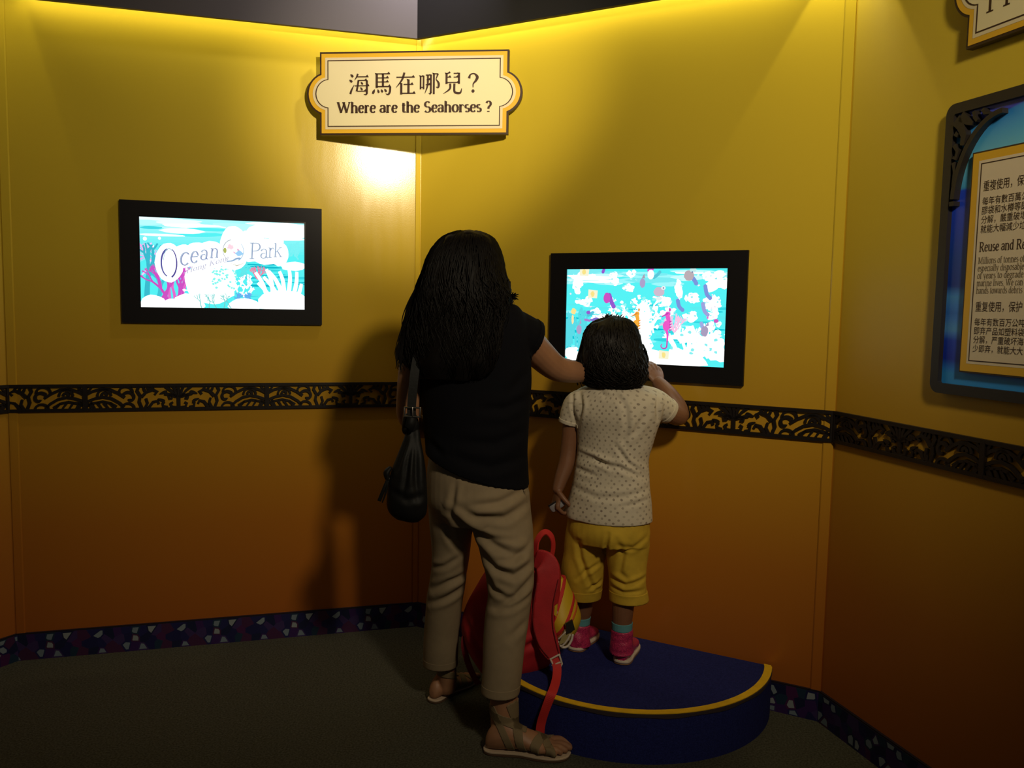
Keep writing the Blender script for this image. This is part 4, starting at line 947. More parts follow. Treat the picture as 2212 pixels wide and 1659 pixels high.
# trousers
tp = [rings([(-0.1065,2.665,0.9342,0.1371,0.0987,20,0.1), (-0.1055,2.665,0.8675,0.1603,0.1283,20,0), (-0.1045,2.665,0.7931,0.1646,0.1383,20,0), (-0.1,2.665,0.7334,0.1675,0.1373,20,0), (-0.0933,2.665,0.681,0.156,0.1092,20,0)], 40, 4),
      rings([(-0.1854,2.69,0.7713,0.0787,0.0787,20,0), (-0.1866,2.695,0.7096,0.0741,0.0778,20,0), (-0.187,2.7,0.6475,0.0692,0.0726,20,0), (-0.1904,2.715,0.582,0.0611,0.0611,0,0), (-0.1937,2.73,0.5156,0.0585,0.0585,0,0), (-0.1992,2.75,0.4544,0.0605,0.0605,0,0), (-0.2108,2.77,0.3858,0.0611,0.0611,0,0), (-0.2222,2.8,0.2736,0.0596,0.0596,0,0), (-0.2258,2.815,0.1976,0.0601,0.0601,0,0), (-0.228,2.83,0.1306,0.0605,0.0605,0,0)], 40, 4),
      rings([(-0.0444,2.645,0.7836,0.1044,0.1044,20,0), (-0.0383,2.64,0.7255,0.1037,0.1037,20,0), (-0.0272,2.63,0.6836,0.0993,0.0973,20,0), (-0.017,2.62,0.6494,0.0923,0.0923,0,0), (-0.005,2.6,0.5902,0.0838,0.0838,0,0), (0.0049,2.585,0.5256,0.0749,0.0749,0,0), (0.0059,2.575,0.4699,0.0675,0.0675,0,0), (0.0002,2.565,0.4261,0.0681,0.0681,0,0), (-0.0059,2.555,0.3722,0.068,0.068,0,0), (-0.0113,2.545,0.3171,0.0657,0.0657,0,0), (-0.015,2.535,0.243,0.0621,0.0621,0,0), (-0.0187,2.525,0.1766,0.0584,0.0584,0,0)], 40, 4)]
tm = union(tp, .0045, 3, 'trousers')
wrinkle(tm, .0035, 9, 3, (1, 1, .5)); 
YT = 2.58
folds(tm, [
 ([(0.0399,0.8022), (-0.0308,0.772), (-0.1304,0.76)], .011, .006), ([(0.055,0.759), (-0.0157,0.7229), (-0.1014,0.7272), (-0.166,0.7594)], .012, .008),
 ([(-0.1858,0.7354), (-0.1438,0.6944), (-0.0783,0.6573), (0.0006,0.621), (0.0643,0.6077)], .012, .011), ([(-0.1179,0.6803), (-0.0571,0.6635), (0.0141,0.6529)], .009, .006),
 ([(-0.0915,0.6164), (-0.041,0.5697), (0.0159,0.5522), (0.0744,0.585)], .011, .010), ([(0.0707,0.6439), (0.015,0.5996), (-0.0343,0.5944)], .010, .006),
 ([(-0.0715,0.5506), (-0.0465,0.5038), (0.003,0.4831)], .009, .008), ([(0.0725,0.5388), (0.024,0.4907), (-0.0387,0.4534)], .010, .009), ([(0.0663,0.4842), (0.0036,0.4541), (-0.0521,0.4431)], .009, .006), ([(0.0604,0.412), (0.0051,0.3677)], .011, .004),
 ([(-0.2043,0.6978), (-0.1832,0.626), (-0.147,0.5683)], .010, .006), ([(-0.1353,0.4939), (-0.1918,0.4729), (-0.2483,0.4382)], .010, .008), ([(-0.1388,0.4488), (-0.2002,0.4136), (-0.2602,0.3846)], .010, .007), ([(-0.25,0.5134), (-0.2057,0.5294), (-0.1617,0.5605)], .009, .005), ([(-0.1668,0.8245), (-0.1733,0.7737), (-0.1814,0.7301)], .008, .005),
])
trousers = link('trousers', tm, M['khaki'], wroot)
# pocket slit and hem stitching
mk('pocket_welt', strip3([(0.0443,2.585,0.8012), (0.051,2.6,0.7587), (0.055,2.62,0.7202)], .006, .003, (.8, -.6, 0)), M['khaki'], trousers)
tmw = tm.copy(); tmw.transform(Matrix.Translation(Vector(BASE[trousers])))
for c, r, zz in (((-0.2273,2.82,0.1464), .10, .030), ((-0.0175,2.53,0.1831), .10, .030)):
    lo = min(v.co.z for v in tmw.vertices if (v.co - Vector(c)).length < .12)
    link('hem', band(tmw, (c[0], c[1], lo + .018), (0, 0, 1), .026, c, .16, .0002, .0006), M['khaki'], trousers)

# black top with cap sleeves
bt = [rings([(-0.1234,2.665,1.371,0.0561,0.0505,20,0), (-0.1297,2.665,1.358,0.1041,0.0541,20,-0.1), (-0.1352,2.665,1.332,0.1555,0.0809,20,-0.22), (-0.1286,2.665,1.2744,0.1856,0.1039,20,-0.18), (-0.1262,2.665,1.202,0.19,0.114,20,-0.06), (-0.1201,2.665,1.1293,0.1864,0.1156,20,0), (-0.1162,2.665,1.0592,0.1787,0.1179,20,0), (-0.1138,2.665,0.9857,0.1725,0.1207,20,0), (-0.1115,2.665,0.9267,0.1674,0.1272,20,0.08), (-0.108,2.665,0.8823,0.1663,0.1397,20,0.2), (-0.106,2.665,0.8497,0.1675,0.1457,20,0.3)], 44, 4),
      tube([(-0.0689,2.645,1.2861), (-0.0115,2.648,1.2856), (0.0319,2.655,1.2747), (0.0629,2.672,1.2588)], [.075, .074, .067, .062], 20, 4, round_ends=False), tube([(-0.2654,2.675,1.2528), (-0.3049,2.68,1.2126), (-0.3257,2.685,1.1768)], [.056, .052, .046], 20, 4, round_ends=False)]
bm_ = union(bt, .0045, 3, 'top'); wrinkle(bm_, .004, 8, 5, (1, 1, .6))
folds(bm_, [([(0.0487,1.0859), (-0.0213,1.0562), (-0.0919,1.055)], .014, .006), ([(0.0478,0.9862), (-0.0478,0.9488), (-0.1613,0.9539)], .015, .006), ([(0.045,0.9021), (-0.0607,0.8787), (-0.1742,0.9053)], .014, .006), ([(0.0471,1.1707), (-0.0079,1.099)], .014, .006), ([(-0.2532,0.9379), (-0.2032,0.903)], .012, .005)])
top = link('top', bm_, M['top'], wroot)
tw = tree_mesh(top)
a, b = np.array((0.029,2.655,1.2775)), np.array((0.0614,2.672,1.2602)); link('sleeve_hem', band(tw, b - unit(b - a) * .010, b - a, .014, b, .085, .0005, .0022), M['top'], top)
a, b = np.array((-0.3049,2.68,1.2126)), np.array((-0.3257,2.685,1.1768)); link('sleeve_hem', band(tw, b - unit(b - a) * .010, b - a, .014, b, .075, .0005, .0022), M['top'], top)

# sandals
bw = tree_mesh(body)
def sandal(label, fr, L, az, side, straps):
    fw, rt, up, med, h = fr; h = h - up * SOLE
    s = bpy.data.objects.new('sandal', None); COL.objects.link(s); s.parent = wroot; s.location = Vector(tuple(h - BASE[wroot])); BASE[s] = np.array(h); s['label'] = label
    ol = [(-.02, .0), (.0, .075), (.08, .115), (.22, .115), (.40, .115), (.58, .160), (.74, .185), (.88, .165), (.97, .10), (1.005, .0)]
    L_ = [(y, w) for y, w in interp(ol, 4)]; pts = [tuple(h + L * (fw * y + rt * (w) + med * .02 * max(0, y - .3))) for y, w in L_] + [tuple(h + L * (fw * y - rt * (w) + med * (.02 * max(0, y - .3)))) for y, w in L_[::-1][1:-1]]
    c = np.mean(pts, axis=0); sc = lambda k, z: [tuple(c + (np.array(p) - c) * np.array((k, k, 1)) + up * z) for p in pts]
    mk('sole', loft([sc(.97, .0005), sc(1.0, .003), sc(1.0, .009)]), mat('sandal_sole_dark', (.10, .055, .03), .8), s, False); mk('insole', loft([sc(1.0, .0092), sc(1.0, .0125), sc(.98, .0138)]), M['sole_edge'], s, False)
    for y, z, tx, tz, w in straps:
        n = unit(fw * cos(radians(tx)) * cos(radians(tz)) + rt * sin(radians(tx)) + up * sin(radians(tz)))
        p = h + L * (fw * y) + up * z
        link('strap', band(bw, p, n, w, p, .105, .0004, .0022), M['strap'], s)
    return s
sandal('tan elastic sandal with crossed straps and bare toes', rfr, RL, RA, 1, ((.66, .03, 26, 0, .026), (.70, .03, -26, 0, .026), (.42, .06, 8, 18, .024), (.24, .05, -14, 26, .020), (.115, .118, 0, 72, .026)))
sandal('tan elastic sandal on the trailing foot', lfr, LL_, LA_, -1, ((.66, .03, 26, 0, .024), (.70, .03, -26, 0, .024), (.42, .06, 8, 18, .022), (.12, .105, 0, 70, .022)))

# long wavy hair: a full core and many separate locks
def hair_core(rs, seg=64, sub=6): return [np.array(r) for r in interp(rs, sub)]
def locks(core, count, rnd, a0, a1, v0, v1, rad, wave, sides=3, steps=18, flare=0.0, droop=0.0):
    """tapered locks lying on the surface given by the rows of core, angles a0..a1 (0 = right, -90 = towards the back)"""
    out_v, out_f = [], []; n = len(core)
    for _ in range(count):
        th0 = radians(rnd.uniform(a0, a1)); s0 = rnd.uniform(*v0); s1 = rnd.uniform(*v1); ph_, ph2 = rnd.uniform(0, 6.3), rnd.uniform(0, 6.3); fr_ = rnd.uniform(2.2, 4.5); lift = rnd.uniform(.96, 1.03); pts = []
        for k in range(steps + 1):
            t = k / steps; s = s0 + (s1 - s0) * t; q = min(s * (n - 1), n - 1.001); i = int(q); r = core[i] * (1 - (q - i)) + core[i + 1] * (q - i)
            th = th0 + wave * .9 * t * sin(fr_ * 2 * pi * t * .6 + ph_); A = radians(r[5]); g = lift * (1 + flare * t * t) + wave * .35 * t * sin(fr_ * 2 * pi * t + ph2)
            u, v = r[3] * g * cos(th), r[4] * g * sin(th)
            pts.append((r[0] + u * cos(A) + v * sin(A), r[1] - u * sin(A) + v * cos(A), r[2] - r[6] * u - droop * t * t))
        rr = [rad * (1 - .85 * (k / steps) ** 2.2) * (.35 + .65 * min(1, k / 2)) for k in range(steps + 1)]
        V, F = tube(pts, rr, sides, 1, round_ends=False); m = len(out_v); out_v += V; out_f += [[i + m for i in f] for f in F]
    return out_v, out_f
hr = [(-0.144,2.685,1.5948,0.0346,0.0346,24,0), (-0.1449,2.68,1.5772,0.0735,0.0735,24,0), (-0.1486,2.675,1.5469,0.097,0.1019,24,0), (-0.1528,2.67,1.5037,0.1148,0.1206,24,0), (-0.157,2.655,1.4489,0.1293,0.1228,24,0), (-0.159,2.64,1.3987,0.145,0.116,22,0), (-0.1661,2.625,1.3517,0.15,0.099,20,0), (-0.1762,2.605,1.2995,0.1502,0.0751,20,0), (-0.1816,2.59,1.2435,0.1475,0.059,20,0), (-0.1865,2.58,1.1876,0.1365,0.0464,20,0), (-0.1916,2.58,1.1382,0.1043,0.0292,20,0)]
mass = union([rings(hr, 64, 6)], .005, 3, 'hair'); wrinkle(mass, .009, 16, 2, (1.6, 1.6, .55))
hair = link('hair', mass, M['hair'], wroot)
rnd = random.Random(3); core = hair_core(hr)
link_l = mk('locks', cat_(locks(core, 900, rnd, -200, 20, (.0, .25), (.78, 1.0), .0036, .17), locks(core, 260, rnd, -200, -150, (.05, .3), (.7, .98), .0026, .16, flare=.07), locks(core, 120, rnd, -40, 30, (.05, .3), (.52, .72), .003, .12, flare=.08), locks(core, 160, rnd, 0, 360, (0, .03), (.3, .6), .0016, .10, flare=.03)), M['hair'], hair, True, 'stuff')
rr_ = random.Random(8)
fl = []
for _ in range(26):      # the flick at the right and stray ends at the left
    a = np.array((-0.0254,2.63,1.4362)) + np.array([rr_.uniform(-.012, .012) for _ in range(3)]); b = np.array((-0.009,2.62,1.394)); c = np.array((0.0094,2.61,1.3942)) + np.array((rr_.uniform(-.012, .006), rr_.uniform(-.02, .02), rr_.uniform(-.012, .012)))
    fl.append(tube([a, b + (a - b) * .1, c], [.004, .0035, .0012], 4, 4, round_ends=False))
for _ in range(130):
    z0 = rr_.uniform(.0, 1); a = np.array((-0.2979,2.63,1.4173)) * (1 - z0) + np.array((-0.3187,2.62,1.3037)) * z0; o = rr_.uniform(.004, .03); b = a + np.array((-.012 - o * .5, 0, -.05)); c = b + np.array((-.004 + rr_.uniform(-.016, .014), 0, -.05)); e = c + np.array((rr_.uniform(-.012, .018), 0, -.05))
    fl.append(tube([a, b, c, e], [.0030, .0024, .0017, .0008], 3, 4, round_ends=False))
mk('stray_locks', cat_(*fl), M['hair'], hair, True, 'stuff')

# ------------------------------------------------------------ the child on the step
CA = 27
croot = group_obj('person', (.345, 2.86, SZ), 'small child in a dotted white shirt and yellow shorts standing on the blue step', 'person')
ch_c = (0.343,2.885,1.2211); CH = .192
hd, cfr = head_vf(ch_c, CH, 29, 4, .76)
parts = list(hd)
parts.append(tube([(0.3604,2.865,1.0768), (0.3532,2.868,1.1235), (0.3468,2.88,1.1774)], [.046, .041, .040], 18, 3))
parts.append(rings([(0.3616,2.86,1.0961,0.069,0.0552,27,0), (0.3566,2.86,1.0772,0.1207,0.0724,27,0), (0.3538,2.86,1.0142,0.1361,0.0816,27,0), (0.356,2.86,0.9353,0.1226,0.076,27,0), (0.3504,2.86,0.8558,0.1071,0.0707,27,0), (0.3421,2.86,0.7598,0.1151,0.0805,27,0), (0.3373,2.86,0.6473,0.1268,0.0913,27,0), (0.3391,2.86,0.5827,0.1241,0.0868,27,0)], 30, 3))
ELB = np.array((0.5678,2.872,1.0039)); WRI = np.array((0.5092,2.936,1.106))
parts.append(tube([(0.4356,2.82,1.0579), (0.4965,2.838,1.032), (0.5481,2.86,1.0082), ELB + np.array((.004, .006, .0)), (0.5648,2.895,1.0328), (0.5364,2.912,1.0751), WRI], [.036, .035, .033, .032, .033, .029, .0245], 18, 5))
parts += hand_vf(WRI, np.array((0.4756,2.958,1.1666)) - WRI, (-.35, .75, -.25), .142, -1, (52, 50, 48, 46), (.7, .5), 4)
LW = np.array((0.164,2.885,0.7416))
parts.append(tube([(0.2325,2.9,1.0423), (0.2119,2.905,0.9901), (0.2018,2.91,0.8927), (0.1934,2.905,0.8287), (0.1764,2.895,0.7786), LW], [.034, .033, .029, .028, .024, .0195], 18, 4))
parts += hand_vf(LW, (-.10, -.10, -1), (.9, .35, .1), .135, 1, (60, 62, 64, 64), (.75, .9), 3)
RS, LS = (0.3862,2.795,0.157), (0.2347,2.8975,0.157)
parts.append(tube([(0.3851,2.83,0.5597), (0.3956,2.825,0.4487), (0.3915,2.82,0.3534), (0.3897,2.818,0.2973), (0.39,2.818,0.2322)], [.052, .044, .0375, .0335, .032], 18, 4))
parts.append(tube([(0.2772,2.9,0.5377), (0.2719,2.915,0.4172), (0.2627,2.93,0.3115), (0.2577,2.935,0.2674), (0.2559,2.935,0.2081)], [.052, .043, .037, .033, .032], 18, 4))
cb = union(parts, .0027, 2, 'body'); cbody = link('body', cb, M['skin_b'], croot); face_parts(cbody, ch_c, CH, cfr, M['skin_b'])
cbw = tree_mesh(cbody)

# dotted shirt: printed dots laid out on the cloth's own round-the-body coordinates
def shirt_material():
    m = mat('dotted_cotton', (.60, .53, .41), .85, spec=.2, bump=(700, .25, .0008)); nt = m.node_tree; b = nt.nodes['Principled BSDF']
    a = nt.nodes.new('ShaderNodeAttribute'); a.attribute_name = 'cloth'; s = nt.nodes.new('ShaderNodeSeparateXYZ'); nt.links.new(a.outputs['Vector'], s.inputs[0])
    def mth(op, x, y=None, z=None):
        n = nt.nodes.new('ShaderNodeMath'); n.operation = op
        for i, q in enumerate((x, y, z)):
            if q is None: continue
            if isinstance(q, (int, float)): n.inputs[i].default_value = q
            else: nt.links.new(q, n.inputs[i])
        return n.outputs[0]
    SX, SY = .0240, .0128
    v = mth('DIVIDE', s.outputs[1], SY); row = mth('FLOOR', v); odd = mth('MULTIPLY', mth('MODULO', mth('ADD', row, 4000), 2), .5); u = mth('ADD', mth('DIVIDE', s.outputs[0], SX), odd)
    cv = nt.nodes.new('ShaderNodeCombineXYZ'); nt.links.new(mth('FLOOR', u), cv.inputs[0]); nt.links.new(row, cv.inputs[1]); wn = nt.nodes.new('ShaderNodeTexWhiteNoise'); nt.links.new(cv.outputs[0], wn.inputs['Vector'])
    wc = nt.nodes.new('ShaderNodeSeparateXYZ'); nt.links.new(wn.outputs[1], wc.inputs[0]); jit = lambda c: mth('MULTIPLY', mth('SUBTRACT', wc.outputs[c], .5), .30)
    fu = mth('MULTIPLY', mth('ADD', mth('SUBTRACT', mth('FRACT', u), .5), jit(0)), SX); fv = mth('MULTIPLY', mth('ADD', mth('SUBTRACT', mth('FRACT', v), .5), jit(1)), SY)
    d = mth('SQRT', mth('ADD', mth('MULTIPLY', fu, fu), mth('MULTIPLY', fv, fv)))
    k = nt.nodes.new('ShaderNodeMapRange'); k.inputs[1].default_value = .0044; k.inputs[2].default_value = .0032; nt.links.new(d, k.inputs[0])
    k2 = mth('MULTIPLY', k.outputs[0], mth('ADD', mth('MULTIPLY', wn.outputs[0], .55), .22))
    mx = nt.nodes.new('ShaderNodeMixRGB'); mx.inputs[1].default_value = (.60, .53, .41, 1); mx.inputs[2].default_value = (.17, .13, .10, 1); nt.links.new(k2, mx.inputs[0]); nt.links.new(mx.outputs[0], b.inputs['Base Color']); return m
sp = [rings([(0.3596,2.865,1.105,0.078,0.0624,27,0), (0.3611,2.862,1.0944,0.1261,0.0731,27,0), (0.3549,2.858,1.0742,0.1537,0.083,27,0), (0.3525,2.856,1.043,0.1609,0.0965,27,0), (0.3529,2.856,0.999,0.1539,0.1015,27,0), (0.3535,2.856,0.9516,0.1395,0.0949,27,0), (0.3512,2.858,0.9038,0.1302,0.0912,27,0), (0.3465,2.86,0.8557,0.1247,0.0923,27,0), (0.344,2.86,0.7759,0.1328,0.101,27,0), (0.3403,2.86,0.7117,0.1455,0.1106,27,0), (0.3375,2.86,0.6714,0.1515,0.1151,27,0), (0.3372,2.86,0.6505,0.1524,0.1158,27,0)], 40, 4),
      tube([(0.4122,2.83,1.0626), (0.4632,2.828,1.0544), (0.5042,2.838,1.0337), (0.5319,2.85,1.0155)], [.048, .050, .046, .041], 20, 4, round_ends=False),
      tube([(0.2564,2.885,1.0475), (0.2243,2.895,1.0363), (0.208,2.9,1.0067), (0.1982,2.905,0.9642)], [.046, .044, .040, .0355], 20, 4, round_ends=False)]
sm = union(sp, .0036, 3, 'shirt'); wrinkle(sm, .0035, 13, 9, (1, 1, .8))
YS = 2.76
folds(sm, [([(0.2269,0.8619), (0.3002,0.8555), (0.3616,0.8412), (0.4512,0.8041)], .008, .006), ([(0.2235,0.8773), (0.277,0.8674), (0.3467,0.8285)], .007, .005), ([(0.3442,0.9179), (0.384,0.857), (0.4462,0.8195)], .007, .005), ([(0.3394,1.086), (0.371,1.0409), (0.3758,0.9798), (0.367,0.9183)], .009, .004),
 ([(0.2299,1.081), (0.2341,1.0349), (0.2234,0.9729)], .006, .006), ([(0.2069,1.0786), (0.205,1.032), (0.2186,0.9778)], .005, .005), ([(0.4772,1.0874), (0.4757,1.0416), (0.48,1.0033)], .007, .007), ([(0.4467,1.0422), (0.4036,0.965), (0.3665,0.9337)], .010, .004),
 ([(0.2034,0.7609), (0.2881,0.7391), (0.3796,0.7485), (0.4554,0.7685)], .010, .004), ([(0.2172,0.8231), (0.2862,0.8089)], .008, .004), ([(0.2795,1.0992), (0.3095,1.0733), (0.3702,1.0683)], .008, .004), ([(0.3652,0.7172), (0.4565,0.7344)], .008, .003)])
co = getco(sm).astype(float); cl = np.zeros((len(co), 3)); A = radians(CA); cxs, cys = .345, 2.86
q = co - np.array((cxs, cys, 0)); lat = q[:, 0] * cos(A) - q[:, 1] * sin(A); fwd = q[:, 0] * sin(A) + q[:, 1] * cos(A)
cl[:, 0] = np.arctan2(lat, -fwd) * .105; cl[:, 1] = co[:, 2]
def sleeve_map(p0, p1, reg):
    p0, p1 = np.array(p0), np.array(p1); d = unit(p1 - p0); v = co - p0; t = v @ d; r = v - t[:, None] * d; k = (t > reg) & (np.linalg.norm(r, axis=1) < .07); b = unit(np.array((0, -1, 0)) - d * (-d[1])); w = np.cross(d, b)
    cl[k, 0] = np.arctan2(r[k] @ w, r[k] @ b) * .043 + .3; cl[k, 1] = t[k]
sleeve_map((0.4632,2.828,1.0544), (0.5319,2.85,1.0155), .020); sleeve_map((0.2243,2.895,1.0363), (0.1982,2.905,0.9642), .016)
M['shirt'] = shirt_material(); M['shirt_plain'] = mat('cotton_cuff', (.60, .53, .41), .85, spec=.2)
at = sm.attributes.new('cloth', 'FLOAT_VECTOR', 'POINT'); at.data.foreach_set('vector', cl.astype(np.float32).ravel())
shirt = link('shirt', sm, M['shirt'], croot); sw = tree_mesh(shirt)
a, b = np.array((0.5042,2.838,1.0337)), np.array((0.5319,2.85,1.0155)); link('cuff', band(sw, b - unit(b - a) * .010, b - a, .016, b, .062, .0003, .0018), M['shirt_plain'], shirt)
a, b = np.array((0.208,2.9,1.0067)), np.array((0.1982,2.905,0.9642)); link('cuff', band(sw, b - unit(b - a) * .009, b - a, .012, b, .055, .0003, .0016), M['shirt_plain'], shirt)

# yellow shorts
sh_ = [rings([(0.3376,2.86,0.6956,0.1382,0.0995,27,0), (0.3381,2.86,0.6473,0.1428,0.1114,27,0), (0.3377,2.86,0.6069,0.1463,0.1141,27,0), (0.3379,2.86,0.5697,0.1426,0.0998,27,0)], 36, 4),
       rings([(0.2709,2.885,0.6072,0.0735,0.0735,27,0), (0.267,2.89,0.5568,0.0746,0.0746,27,0), (0.2625,2.895,0.4978,0.0748,0.0748,0,0), (0.2586,2.9,0.4467,0.0743,0.0743,0,0), (0.2586,2.905,0.3953,0.068,0.068,0,0), (0.261,2.91,0.3504,0.0625,0.0625,0,0)], 36, 4),
       rings([(0.3964,2.84,0.6213,0.0795,0.0795,27,0), (0.4007,2.838,0.5737,0.0764,0.0764,27,0), (0.4035,2.835,0.5183,0.0701,0.0701,0,0), (0.4053,2.832,0.4709,0.0646,0.0646,0,0), (0.4064,2.83,0.4279,0.0631,0.0631,0,0), (0.4128,2.83,0.3713,0.0648,0.0648,0,0)], 36, 4)]
hm = union(sh_, .0036, 3, 'shorts'); wrinkle(hm, .004, 13, 6)
folds(hm, [([(0.3398,0.4623), (0.3899,0.4442), (0.459,0.4645)], .007, .006), ([(0.3407,0.4306), (0.3829,0.4186), (0.4525,0.4247)], .006, .004), ([(0.3543,0.6049), (0.379,0.5501), (0.3701,0.4867), (0.3971,0.4634)], .008, .005), ([(0.2331,0.5813), (0.2424,0.5179), (0.2786,0.4288), (0.305,0.3982)], .008, .007), ([(0.3092,0.499), (0.2625,0.4738), (0.2317,0.4409)], .007, .005), ([(0.32,0.4311), (0.273,0.4058)], .006, .005), ([(0.3252,0.6226), (0.32,0.5829), (0.3276,0.5354)], .006, .006), ([(0.4545,0.6067), (0.4092,0.5744), (0.3548,0.586)], .008, .004)])
shorts = link('shorts', hm, M['shorts'], croot); hw_ = tree_mesh(shorts)
for c in ((0.2595,2.905,0.3621), (0.4109,2.83,0.3826)):
    lo = min(v.co.z for v in hw_.vertices if (v.co - Vector(c)).length < .085)
    link('hem', band(hw_, (c[0], c[1], lo + .022), (0, 0, 1), .034, c, .085, .0003, .0012), M['shorts'], shorts)
mk('pocket_flap', strip3([(0.4151,2.775,0.6105), (0.4363,2.782,0.6058), (0.4622,2.8,0.6077)], .030, .004, (.3, -1, 0)), M['shorts'], shorts)

# socks and glittering high-top shoes
def shoe(heel, ankle_pts, az, L, side):
    A = radians(az); fw = np.array((sin(A), cos(A), 0)); rt = np.array((cos(A), -sin(A), 0)); up = np.array((0, 0, 1.0)); h = np.array(heel); med = -rt * side
    s = bpy.data.objects.new('shoe', None); COL.objects.link(s); s.parent = croot; s.location = Vector(tuple(h - BASE[croot])); BASE[s] = h
    prof = ((-.01, .09, .08, .30), (.03, .135, .07, .40), (.12, .17, .07, .44), (.24, .175, .07, .44), (.36, .175, .07, .40), (.50, .185, .07, .33), (.66, .20, .07, .28), (.80, .195, .07, .25), (.92, .15, .07, .21), (.99, .06, .08, .15)); rows = []
    for y, hw, z0, z1 in interp(prof, 4): rows.append([tuple(h + L * (fw * y + med * .03 * max(0, y - .4) + rt * hw * cos(2 * pi * j / 24) * (1 if sin(2 * pi * j / 24) < 0 else 1 - .18 * sin(2 * pi * j / 24)) + up * ((z0 + z1) / 2 + (z1 - z0) / 2 * (math.copysign(abs(sin(2 * pi * j / 24)) ** .8, sin(2 * pi * j / 24)))))) for j in range(24)])
    up_ = union([loft(rows), tube(ankle_pts, [.043, .0385, .0375, .0375], 22, 5, round_ends=False)], .0028, 4, 'upper'); wrinkle(up_, .0022, 40, side + 4, (.5, .5, 1.6))
    u = link('upper', up_, M['pink'], s)
    ol = [(-.02, .0), (.0, .09), (.06, .15), (.2, .175), (.4, .175), (.6, .20), (.78, .21), (.92, .165), (1.0, .07), (1.01, .0)]; Lq = interp(ol, 4)
    pts = [h + L * (fw * y + rt * w + med * .03 * max(0, y - .4)) for y, w in Lq] + [h + L * (fw * y - rt * w + med * .03 * max(0, y - .4)) for y, w in Lq[::-1][1:-1]]; c = np.mean(pts, axis=0)
    sc = lambda k, z, w=0: [tuple(c + (p - c) * k + up * (z + w * .0025 * abs(sin(i * 1.3)))) for i, p in enumerate(pts)]
    mk('outsole', loft([sc(.96, .0005), sc(.99, .003), sc(.99, .008)]), M['gum'], s, False); mk('foxing', loft([sc(1.0, .0075), sc(1.01, .010), sc(1.0, .016, 1), sc(.95, .017, 1)]), M['white_rubber'], s)
    return s
s1 = shoe(RS, [(0.3917,2.822,0.193), (0.3903,2.82,0.2314), (0.3909,2.819,0.2628), (0.3905,2.819,0.2758)], 20, .185, 1)
s2 = shoe(LS, [(0.2535,2.935,0.1707), (0.2543,2.935,0.2046), (0.2552,2.935,0.2352), (0.2565,2.935,0.2487)], 25, .185, -1)
for c, w in (((0.3901,2.819,0.2872), .013), ((0.2562,2.935,0.2606), .013)): link('sock', band(cbw, c, (0, 0, 1), .026, c, .06, .0004, .0022), M['sock'], croot)

# shoulder-length dark hair
hr = [(0.3417,2.888,1.3336,0.0266,0.0266,29,0), (0.3402,2.886,1.3227,0.0563,0.0563,29,0), (0.3349,2.882,1.3024,0.078,0.0819,29,0), (0.3327,2.876,1.2729,0.091,0.0956,29,0), (0.3328,2.868,1.2358,0.0982,0.0982,29,0), (0.3352,2.86,1.1988,0.1086,0.0923,29,0), (0.3328,2.85,1.1636,0.1137,0.0819,29,0), (0.3326,2.842,1.1378,0.1055,0.0654,29,0), (0.3342,2.838,1.1195,0.0846,0.0466,29,0), (0.3392,2.838,1.1071,0.0563,0.0282,29,0)]
mass = union([rings(hr, 56, 6)], .0045, 3, 'hair'); wrinkle(mass, .012, 24, 12, (1.3, 1.3, .7))
chair_ = link('hair', mass, M['hair_b'], croot); core = hair_core(hr); rnd = random.Random(21)
mk('locks', cat_(locks(core, 620, rnd, -210, 30, (.0, .3), (.75, 1.0), .0030, .16), locks(core, 420, rnd, -215, 35, (.3, .6), (.9, 1.0), .0024, .30, flare=.14, droop=.016), locks(core, 90, rnd, 0, 360, (0, .02), (.25, .5), .0016, .2, flare=.05)), M['hair_b'], chair_, True, 'stuff')
rr_ = random.Random(5); fl = []
for _ in range(34):      # tuft on the crown
    a = np.array((0.3379,2.88,1.3259)) + np.array([rr_.uniform(-.03, .03), rr_.uniform(-.03, .03), rr_.uniform(-.008, .002)]); b = a + np.array((rr_.uniform(-.016, .012), rr_.uniform(-.01, .01), rr_.uniform(.010, .022))); fl.append(tube([a, (a + b) / 2 + np.array((0, 0, .004)), b], [.0022, .0018, .0005], 4, 3, round_ends=False))
for pts in (((0.2391,2.86,1.2779), (0.2179,2.86,1.1921), (0.2128,2.86,1.1451), (0.2248,2.86,1.1031)), ((0.2364,2.86,1.2624), (0.2216,2.86,1.1687), (0.2241,2.86,1.1297), (0.2374,2.86,1.097)), ((0.4401,2.86,1.2038), (0.452,2.86,1.1728), (0.4481,2.86,1.1478), (0.4392,2.86,1.1335)), ((0.4358,2.86,1.2426), (0.4508,2.86,1.2118), (0.4455,2.86,1.1805), (0.451,2.86,1.1572)), ((0.4425,2.86,1.2272), (0.4542,2.86,1.2009), (0.4506,2.86,1.1697), (0.4388,2.86,1.1476))):
    for _ in range(4): fl.append(tube([np.array(p) + np.array((rr_.uniform(-.003, .003), rr_.uniform(-.012, .012), rr_.uniform(-.003, .003))) for p in pts], [.0020, .0022, .0018, .0008], 4, 4, round_ends=False))
mk('stray_locks', cat_(*fl), M['hair_b'], chair_, True, 'stuff')

